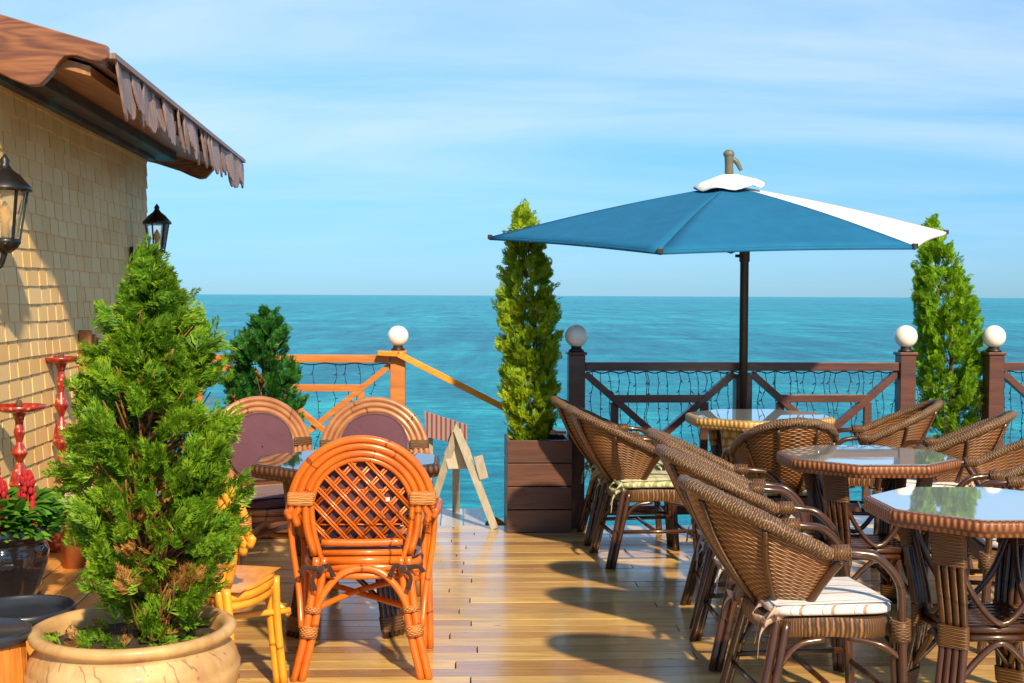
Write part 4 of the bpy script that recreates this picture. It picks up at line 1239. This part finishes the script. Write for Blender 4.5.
def chair(src, first, x, y, rz, label):
    o = src if first else copy_tree(src)
    return place(o, x, y, R(rz), label, 'armchair', GA)
chair(cw, True, 1.045, 4.5, -84, 'nearest woven armchair, cream striped cushion with tied bow, at the mirror top table')
chair(cy_, True, 1.07, 5.40, -88, 'woven armchair with grey cushion directly behind the nearest armchair, facing right')
chair(cy_, False, 1.10, 6.04, -92, 'woven armchair with thick braided rim, third armchair back in the row facing right')
chair(cg, True, 0.77, 7.36, -82, 'woven armchair with green checked cushion, nearer of the two by the dark planter box')
chair(cg, False, 0.71, 8.00, -88, 'woven armchair against the railing right beside the dark planter box')
chair(cg, False, 1.46, 7.08, 2, 'woven armchair seen from behind, pulled up to the pale rimmed table')
chair(cw, False, 2.16, 7.98, 80, 'woven armchair facing left by the railing, below the right globe lamp')
chair(cw, False, 2.34, 7.30, 66, 'woven armchair in front of the right conifer, back turned to it')
chair(cy_, False, 2.32, 6.35, 84, 'woven armchair at the right frame edge behind the second glass table')
chair(cy_, False, 2.26, 5.64, 82, 'woven armchair at the right frame edge just behind the nearest glass table')

# ------------------------------------------------------------------ orange bent cane chairs (facing +Y)
def make_cane_chair(cane, bind, arms=True):
    root = empty('cane_chair', (0, 0, 0))
    # arch in the plane of the back; yb leans back with height
    def yb(z): return -0.21 - 0.10 * max(0, (z - 0.45)) / 0.5
    def arch(hw, top, zlow, hw_low):
        pts = []
        zs = top - hw * 1.02
        n = 16
        for i in range(n + 1):
            a = math.pi * i / n; x = -hw * math.cos(a); z = zs + hw * 1.02 * math.sin(a)
            pts.append((x, z))
        lo = [(-hw_low, zlow), (-(hw_low + hw) / 2 - 0.012, (zlow + zs) / 2 + 0.01)]
        pts = lo + pts + [(-x, z) for x, z in lo[::-1]]
        return [V(x, yb(z), z) for x, z in pts]
    b = MB()
    b.tube(arch(0.276, 0.945, 0.63, 0.276), 0.0155, 10, True, 3)
    b.tube(arch(0.247, 0.918, 0.60, 0.25), 0.0155, 10, True, 3)
    b.tube(arch(0.218, 0.889, 0.48, 0.185), 0.0155, 10, True, 3)
    b.tube(arch(0.195, 0.866, 0.43, 0.15), 0.0115, 10, True, 3)
    b.tube([V(-0.158, yb(.53), .53), V(0, yb(.53) - .004, .528), V(0.158, yb(.53), .53)], 0.0155, 10)
    b.tube([V(-0.155, yb(.455), .455), V(0.155, yb(.455), .455)], 0.017, 10, False)
    b.tube([V(-0.155, yb(.487), .487), V(0.155, yb(.487), .487)], 0.012, 10, False)
    bf = b.build('back_frame', cane, root)
    for sg in (-1, 1):
        b = MB(); z = 0.71; c = V(sg * 0.236, yb(z) - 0.003, z)
        b.box(c, (0.105, 0.044, 0.055))
        b.build('binding', bind, bf, 0.012)
    # lattice
    b = MB()
    zs = 0.866 - 0.199
    def inside(x, z):
        if z < 0.535: return False
        if z > zs: return (x / 0.19) ** 2 + ((z - zs) / 0.195) ** 2 < 1
        t = (z - 0.43) / (zs - 0.43); hw = 0.15 + (0.192 - 0.15) * t + 0.006
        return abs(x) < hw
    for sg in (-1, 1):
        for k in range(-12, 13):
            for off in (-0.0052, 0.0052):
                c = (k + 0.25) * 0.054 + off
                # line: x = s, z = 0.70 + sg*s*1.0 + c*1.414
                ss = [s * 0.004 for s in range(-70, 71)]
                run = [s for s in ss if inside(s, 0.70 + sg * s * 1.12 + c * 1.5)]
                if len(run) > 4:
                    p0, p1 = run[0], run[-1]
                    z0, z1 = 0.70 + sg * p0 * 1.12 + c * 1.5, 0.70 + sg * p1 * 1.12 + c * 1.5
                    b.tube([V(p0, yb(z0) + sg * 0.004, z0), V(p1, yb(z1) + sg * 0.004, z1)], 0.0046, 6, False)
    for z in (0.74, 0.60):
        b.tube([V(-0.17, yb(z) + 0.011, z), V(0.17, yb(z) + 0.011, z)], 0.0035, 6, False)
    b.build('lattice', cane, root)
    # back cushion, in front of the lattice
    b = MB()
    def bc(u, v, s=1):
        a = math.pi * 2 * u; x = 0.172 * math.cos(a) * v; zz = 0.70 + 0.172 * math.copysign(abs(math.sin(a)) ** 0.8, math.sin(a)) * v
        return V(x, yb(zz) + 0.028 + s * 0.022 * (1 - v ** 4), zz)
    b.grid(lambda u, v: bc(u, 0.02 + 0.98 * v, 1), 28, 8, lambda u, v: (u, v))
    b.grid(lambda u, v: bc(u, 0.02 + 0.98 * v, -0.6), 28, 8, lambda u, v: (u, v))
    b.tube([bc(k / 28, 1.0) for k in range(28)], 0.006, 6, False, closed=True)
    if arms: b.build('back_cushion', M['purple'], root)
    if arms: b = MB(); b.box((0.10, yb(0.70) - 0.014, 0.705), (0.016, 0.003, 0.016)); b.build('cushion_tag', m_plain('pale_tag', (0.6, 0.5, 0.5)), root)
    # seat
    b = MB()
    ring = [V(0.225 * math.copysign(abs(math.cos(a)) ** 0.75, math.cos(a)), 0.015 + 0.225 * math.copysign(abs(math.sin(a)) ** 0.75, math.sin(a)), 0.425) for a in [2 * math.pi * k / 28 for k in range(28)]]
    b.tube(ring, 0.018, 10, False, closed=True)
    b.tube([p * 1.0 + V(0, 0, -0.032) for p in ring], 0.015, 10, False, closed=True)
    o0 = b.add([p + V(0, 0, 0.006) for p in ring]); b.face([o0 + k for k in range(28)], None, False)
    b.build('seat', cane, root)
    b = MB(); cushion(b, 0.47, 0.45, 0.06 if arms else 0.02, 0.437, 0.012 if arms else 0.002, 0.02, 0.6); sc = b.build('seat_cushion', M['purple'], root) if arms else b.build('seat_panel', cane, root)
    for sg in ((-1, 1) if arms else ()):
        b = MB()
        c = V(sg * 0.16, -0.25, 0.43)
        ribbon(b, [c + V(0, 0.05, 0.02), c, c + V(sg * 0.03, -0.02, -0.03), c + V(sg * 0.02, -0.025, -0.08)], 0.022)
        ribbon(b, [c + V(sg * 0.0, 0, 0), c + V(sg * 0.06, -0.02, 0.01), c + V(sg * 0.08, -0.01, -0.015)], 0.026)
        ribbon(b, [c + V(sg * 0.0, 0, 0), c + V(-sg * 0.03, -0.02, 0.015), c + V(-sg * 0.05, -0.01, -0.03)], 0.026)
        b.sphere(c + V(0, -0.012, 0), 0.016, 8, 6)
        b.build('tie', M['tie_dark'], sc)
    for sg in (-1, 1):
        b = MB()      # arm: from the outer arch forward and over into the front leg
        if not arms:
            b.tube([V(sg * 0.21, 0.19, 0.43), V(sg * 0.215, 0.195, 0.25), V(sg * 0.235, 0.215, 0.0)], 0.0155, 10)
            b.tube([V(sg * 0.18, 0.195, 0.43), V(sg * 0.188, 0.20, 0.25), V(sg * 0.207, 0.22, 0.0)], 0.0155, 10)
            b.build('leg', cane, root); b = MB()
        for k, o in enumerate((0.0, 0.024) if arms else ()):
            b.tube([V(sg * (0.276 - o * 0.9), yb(.66), 0.66), V(sg * (0.292 - o * 0.6), -0.16, 0.635), V(sg * (0.305 - o), 0.0, 0.645), V(sg * (0.30 - o), 0.13, 0.63), V(sg * (0.285 - o), 0.215, 0.55), V(sg * (0.265 - o), 0.225, 0.40), V(sg * (0.27 - o), 0.16, 0.0)], 0.0145, 10)
        if arms: b.tube([V(sg * 0.285, -0.20, 0.63), V(sg * 0.275, -0.18, 0.50), V(sg * 0.25, -0.20, 0.34), V(sg * 0.235, -0.255, 0.2)], 0.0125, 8)
        if arms: b.build('arm', cane, root)
        b = MB()
        for o in (0.0, 0.03):
            b.tube([V(sg * (0.178 - o), yb(.45) - 0.005, 0.47), V(sg * (0.195 - o), -0.225, 0.34), V(sg * (0.215 - o), -0.255, 0.2), V(sg * (0.262 - o), -0.285, 0.0)], 0.0155, 10)
        leg = b.build('leg', cane, root)
        b = MB()
        b.tube([V(sg * 0.19, -0.238, 0.275), V(sg * 0.193, -0.243, 0.255)], 0.034, 12, False)
        b.build('binding', bind, leg); b = MB()
        b.tube([V(sg * 0.203, -0.255, 0.205), V(sg * 0.209, -0.262, 0.165)], 0.036, 12, False)
        b.build('binding', bind, leg)
    b = MB()
    for o in (0.0,):
        b.tube([V(-0.185, -0.245, 0.25), V(-0.15, -0.235, 0.33), V(-0.08, -0.225, 0.405), V(0.0, -0.22, 0.425), V(0.08, -0.225, 0.405), V(0.15, -0.235, 0.33), V(0.185, -0.245, 0.25)], 0.0145, 10)
    b.tube([V(-0.185, -0.235, 0.27), V(0, 0.0, 0.295), V(0.25, 0.235, 0.29)], 0.0125, 8)
    b.tube([V(0.185, -0.235, 0.27), V(0, 0.0, 0.27), V(-0.25, 0.235, 0.29)], 0.0125, 8)
    b.tube([V(-0.25, 0.235, 0.27), V(-0.13, 0.23, 0.37), V(0, 0.225, 0.392), V(0.13, 0.23, 0.37), V(0.25, 0.235, 0.27)], 0.0125, 8)
    b.build('stretcher', cane, root)
    return root
GC = 'bent cane chairs with purple cushions'
co = make_cane_chair(M['cane_orange'], M['bind_orange'])
M['cane_shaded'] = m_cane('shaded_cane', (0.24, 0.085, 0.03), (0.44, 0.20, 0.085), 0.3, 0.4)  # chair cane of the rear seats, shade put into a browner colour
ct = make_cane_chair(M['cane_shaded'], M['wrap'])
def cchair(o, x, y, rz, label): return place(o, x, y, R(rz), label, 'chair', GC)
cchair(co, -0.60, 5.30, 4, 'glossy orange cane chair with lattice back turned to the camera, left of the aisle')
cchair(ct, -0.715, 6.58, 182, 'cane chair in shaded tan with purple back cushion facing the camera behind the dark table')
cchair(copy_tree(ct), -1.21, 6.62, -152, 'cane chair in shaded tan with purple cushion at the far left corner of the dark table')
cy2 = make_cane_chair(m_cane('sunlit_cane', (0.62, 0.22, 0.012), (0.85, 0.38, 0.03), 0.3, 0.4), M['bind_orange'], False)  # chair cane again, sunlight put into a yellower colour
cchair(cy2, -1.135, 4.76, -10, 'armless cane chair in sunlit gold mostly hidden behind the large potted conifer')

# ------------------------------------------------------------------ trestle with striped top by the stairs
TR = dk(-0.42, 0.18, 0)
root = empty('wooden_trestle', TR, R(4), 'weathered grey wooden trestle with a red striped slatted panel at the stair head', 'trestle')
def tp(px, py, y): p = at(px, py, y); q = Matrix.Rotation(-R(4), 3, 'Z') @ (p - TR); return q
b = MB()
out = [tp(456, 423, 7.24), tp(444, 454, 7.24), tp(448, 469, 7.24), tp(476, 469, 7.24), tp(470, 450, 7.24), tp(463, 436, 7.24)]
b.prism(out, (0, 0.03, 0)); b.build('end_board', M['grey_wood'], root, 0.003)
for (p, q) in (((457, 430, 7.21), (495, 529, 7.05)), ((456, 432, 7.22), (434, 500, 7.3)), ((456, 434, 7.29), (456, 511, 7.62))):
    a, c = tp(*p), tp(*q); d = (c - a).normalized()
    c = a + d * ((a.z - 0.002) / -d.z)
    b = MB(); b.beam(a, c, 0.05, 0.025, V(0, 1, 0)); b.build('leg', M['grey_wood'], root, 0.003)
b = MB(); b.beam(tp(478, 456, 7.14), tp(484, 479, 7.12), 0.06, 0.03, V(0, 1, 0)); b.build('side_block', M['grey_wood'], root, 0.003)
t = NT('red_striped_boards'); sx = t.new('ShaderNodeSeparateXYZ'); t.lk(t.coord('Object'), sx.inputs[0])
st_ = t.math('LESS_THAN', t.math('PINGPONG', t.math('ADD', sx.outputs[0], 5.0), 0.0155), 0.006)
t.out(t.mix(st_, (0.36, 0.27, 0.25), (0.24, 0.05, 0.06)), 0.6)
b = MB(); b.prism([tp(424, 411, 7.42), tp(426, 437, 7.42), tp(467, 446, 7.30), tp(467, 425, 7.30)], (0.0, 0.025, 0.0)); b.build('slat_panel', t.m, root, 0.002)
b = MB(); b.beam(tp(430, 438, 7.46), tp(430, 500, 7.46), 0.04, 0.025, V(0, 1, 0)); b.build('back_leg', M['grey_wood'], root, 0.002)

# ------------------------------------------------------------------ bench along the wall with pots and hookahs
bn = empty('wall_bench', wl(0.25, 5.05, 0), WA, 'golden plank bench with slatted side along the shingle wall', 'bench')
b = MB()
for k in range(4): b.box((-0.175 + k * 0.118, 0, 0.385), (0.112, 1.76, 0.03))
b.build('bench_top', M['bench_wood'], bn, 0.004)
b = MB()
for k in range(15): b.box((0.226, -0.826 + k * 0.118, 0.205), (0.022, 0.108, 0.33))
b.build('slat_panel', M['barrel'], bn, 0.003)
for sy in (-1, 1):
    b = MB(); b.box((0.0, sy * 0.82, 0.185), (0.42, 0.05, 0.368)); b.build('leg', M['bench_wood'], bn, 0.003)
BZ = 0.40

def leafy(b, c, n, spread, h, size, r):
    for _ in range(n):
        a = r.uniform(0, 6.28); rr = spread * math.sqrt(r.random()); p = Vector(c) + V(rr * math.cos(a), rr * math.sin(a), r.uniform(0, h))
        d = V(math.cos(a) + r.gauss(0, .4), math.sin(a) + r.gauss(0, .4), r.uniform(-0.1, 0.9)).normalized(); s = size * r.uniform(0.6, 1.2)
        w = d.cross(V(r.gauss(0, .4), r.gauss(0, .4), 1)).normalized() * s * 0.28; n_ = w.cross(d).normalized() * s * 0.1
        o0 = b.add([p, p + d * s * .35 + w - n_ * 0, p + d * s - n_ * 2, p + d * s * .35 - w, p + d * s * 0.5 + n_])
        b.face([o0, o0 + 1, o0 + 4], None); b.face([o0 + 1, o0 + 2, o0 + 4], None); b.face([o0 + 2, o0 + 3, o0 + 4], None); b.face([o0 + 3, o0, o0 + 4], None)

r_ = random.Random(5)
bp = at(3, 560, 3.86); bp = V(bp.x, 3.86 * K, BZ)
root = empty('flower_pot', bp, 0, 'glossy black ribbed pot with dark red plume flowers on the wall bench', 'flower pot')
b = MB(); b.lathe([(0.095, 0.0), (0.10, 0.012), (0.125, 0.07), (0.148, 0.15), (0.155, 0.195), (0.148, 0.215), (0.14, 0.225), (0.148, 0.235), (0.166, 0.25), (0.17, 0.27), (0.166, 0.285), (0.152, 0.287), (0.145, 0.27), (0.14, 0.25)], n=72, rmod=lambda a, z: 1 + (0.012 * math.sin(24 * a) if 0.03 < z < 0.2 else 0))
pt = b.build('pot', M['black_glaze'], root)
b = MB(); b.lathe([(0.145, 0.255), (0.0, 0.262)], n=20, cap_bot=False); b.build('soil', M['soil'], pt)
b = MB(); leafy(b, (0, 0, 0.25), 420, 0.15, 0.12, 0.085, r_); leafy(b, (0.09, -0.02, 0.25), 160, 0.08, 0.1, 0.075, r_); b.build('foliage', M['leaf_flower'], root)
for k, (dx, dy, hh) in enumerate([(0.105, -0.03, 0.47), (0.02, -0.05, 0.44), (0.13, -0.07, 0.37), (-0.03, 0.02, 0.49), (0.06, 0.05, 0.46), (-0.08, -0.05, 0.42), (0.045, -0.1, 0.36)]):
    b = MB()
    for _ in range(26):
        q = r_.random(); z = hh - 0.085 + 0.09 * q; rr = 0.018 * (1.0 - q) ** 0.7 + 0.003
        a = r_.uniform(0, 6.28); b.sphere((dx + rr * math.cos(a), dy + rr * math.sin(a), z), 0.0095, 6, 4, (1, 1, 1.5))
    b.tube([(dx * 0.8, dy * 0.8, 0.27), (dx, dy, hh - 0.06)], 0.004, 5, False)
    b.build('flower_plume', M['red_plume'], root)

tpz = at(62, 550, 4.42); tpz = V(tpz.x, 4.42 * K, BZ)
tpz.x += 0.05
root = empty('flower_pot', tpz, 0, 'small terracotta pot with pink flowers behind the black pot', 'flower pot')
b = MB(); b.lathe([(0.045, 0.0), (0.055, 0.14), (0.064, 0.145), (0.066, 0.18), (0.058, 0.182), (0.054, 0.16)], n=28); pt = b.build('pot', M['terracotta'], root)
b = MB(); b.lathe([(0.056, 0.168), (0.0, 0.17)], n=16, cap_bot=False); b.build('soil', M['soil'], pt)
b = MB(); leafy(b, (0.02, 0, 0.17), 300, 0.11, 0.14, 0.055, r_); b.build('foliage', m_leaf('lime_flower_leaf', (0.05, 0.14, 0.01), (0.14, 0.30, 0.02), (0.3, 0.45, 0.05), 0.3), root)
for k in range(16):
    a = r_.uniform(0, 6.28); rr = r_.uniform(0.03, 0.15); c = V(0.04 + rr * math.cos(a), rr * math.sin(a) * 0.8 - 0.02, r_.uniform(0.2, 0.36))
    b = MB(); s = r_.uniform(0.017, 0.026)
    for q in range(5):
        an = q * 2 * math.pi / 5
        b.sphere(c + V(math.cos(an) * s * 0.7, -0.006, math.sin(an) * s * 0.7), s * 0.6, 7, 5, (1, 0.35, 1))
    b.tube([c * 0.4 + V(0, 0, 0.1), c], 0.002, 4, False)
    b.build('flower', M['pink_petal'] if k % 3 else M['pale_petal'], root)

def hookah(pos, h, tray_r, label):
    root = empty('hookah', pos, 0, label, 'hookah', 'red ornate hookahs by the wall')
    b = MB(); s = h - 0.02
    prof = [(0.07, 0.0), (0.075, 0.01), (0.078, 0.05), (0.06, 0.10), (0.03, 0.16), (0.02, 0.20)]
    b.lathe(prof, n=28, cap_top=True); b.build('vase', M['red_paint'], root)
    prof = [(0.02, 0.195), (0.022, 0.22)]
    z = 0.22
    seq = [0.035, 0.014, 0.026, 0.013, 0.038, 0.03, 0.012, 0.03, 0.013, 0.02]
    dz = (s - 0.06 - z) / len(seq)
    for q in seq:
        z += dz; prof.append((q, z - dz * 0.35)); prof.append((q * 0.92, z - dz * 0.15))
    prof += [(0.014, s - 0.04), (0.022, s - 0.01), (0.028, s)]
    P, rr = catmull([V(r, 0, z) for r, z in prof], None, 4)
    b = MB(); b.lathe([(max(p.x, 0.008), p.z) for p in P], n=24, cap_top=True); b.build('stem', M['red_paint'], root)
    b = MB(); b.lathe([(0.012, s), (tray_r * 0.55, s), (tray_r * 0.95, s + 0.012), (tray_r, s + 0.026), (tray_r * 0.96, s + 0.026), (tray_r * 0.9, s + 0.014), (0.014, s + 0.006)], n=40); b.build('tray', M['red_paint'], root)
    b = MB(); b.lathe([(0.012, s + 0.004), (0.012, s + 0.035), (0.008, s + 0.045), (0.0, s + 0.045)], n=14); b.build('nozzle', M['trunk'], root)
    return root
h1_ = at(19, 410, 4.02); hookah(V(h1_.x, 4.02 * K, BZ), h1_.z - BZ + 0.012, 0.095, 'red ornate hookah with round tray, nearer one behind the black flower pot')
h2_ = at(61, 361, 4.72); hookah(V(h2_.x, 4.72 * K, BZ), h2_.z - BZ + 0.012, 0.083, 'red ornate hookah with round tray, farther one left of the conifer')
# slim wooden boards leaning on the wall behind
b = MB()
for k in range(3):
    a = wl(0.03, 6.06 + k * 0.08, 0.4); a.z = 0.0; c = wl(0.04, 6.06 + k * 0.08, 1.33 - 0.02 * k)
    b.beam(a, c, 0.03, 0.055, wl(1, 0) - wl(0, 0))
b.cur = 0
for z in (0.3, 1.15):
    b.beam(wl(0.06, 6.03, z), wl(0.06, 6.26, z), 0.02, 0.05)
tag(b.build('folded_stand', M['soffit'], None, 0.003), 'brown wooden slat stand leaning on the shingle wall behind the hookah', 'stand')

# barrels with dark round tops
def barrel(px, py, y, r, label):
    p = at(px, py, y); root = empty('barrel_stool', (p.x, p.y, 0), 0, label, 'barrel stool', 'barrel stools by the big pot')
    H = p.z
    b = MB(); n = 18
    for k in range(n):
        a = 2 * math.pi * k / n; rw = 2 * math.pi * r * 0.9 / n
        rows = []
        for (rr, z) in ((0.86, 0.01), (0.95, H * 0.3), (0.97, H * 0.55), (0.88, H - 0.03)):
            wv = rw * rr * 0.96
            c = V(math.cos(a), math.sin(a), 0); tn = V(-math.sin(a), math.cos(a), 0)
            rows.append([c * (r * rr) - tn * wv / 2 + V(0, 0, z), c * (r * rr) + tn * wv / 2 + V(0, 0, z), c * (r * rr - 0.016) + tn * wv / 2 + V(0, 0, z), c * (r * rr - 0.016) - tn * wv / 2 + V(0, 0, z)])
        o0 = b.add([q for row in rows for q in row])
        for i in range(3):
            for q in range(4): b.face([o0 + i * 4 + q, o0 + i * 4 + (q + 1) % 4, o0 + i * 4 + 4 + (q + 1) % 4, o0 + i * 4 + 4 + q], None, False)
        b.face([o0 + 3, o0 + 2, o0 + 1, o0], None, False); b.face([o0 + 12 + q for q in range(4)], None, False)
    b.build('staves', M['barrel'], root)
    b = MB(); b.lathe([(r * 0.9, H - 0.035), (r * 0.98, H - 0.03), (r * 1.02, H - 0.014), (r * 1.02, H), (r * 0.985, H + 0.004), (r * 0.95, H), (r * 0.94, H - 0.012), (0.0, H - 0.012)], n=48); b.build('lid', M['lid'], root)
    b = MB(); b.lathe([(r * 0.955, H * 0.3 - 0.015), (r * 0.985, H * 0.3 - 0.015), (r * 0.99, H * 0.3 + 0.015), (r * 0.955, H * 0.3 + 0.015)], n=40, cap_bot=False); b.build('hoop', M['black_metal'], root)
    return root
barrel(22, 607, 3.55, 0.165, 'orange staved barrel with dark tray top between the bench and the big pot')
barrel(-18, 630, 3.2, 0.135, 'orange staved barrel with dark tray top at the lower left corner')
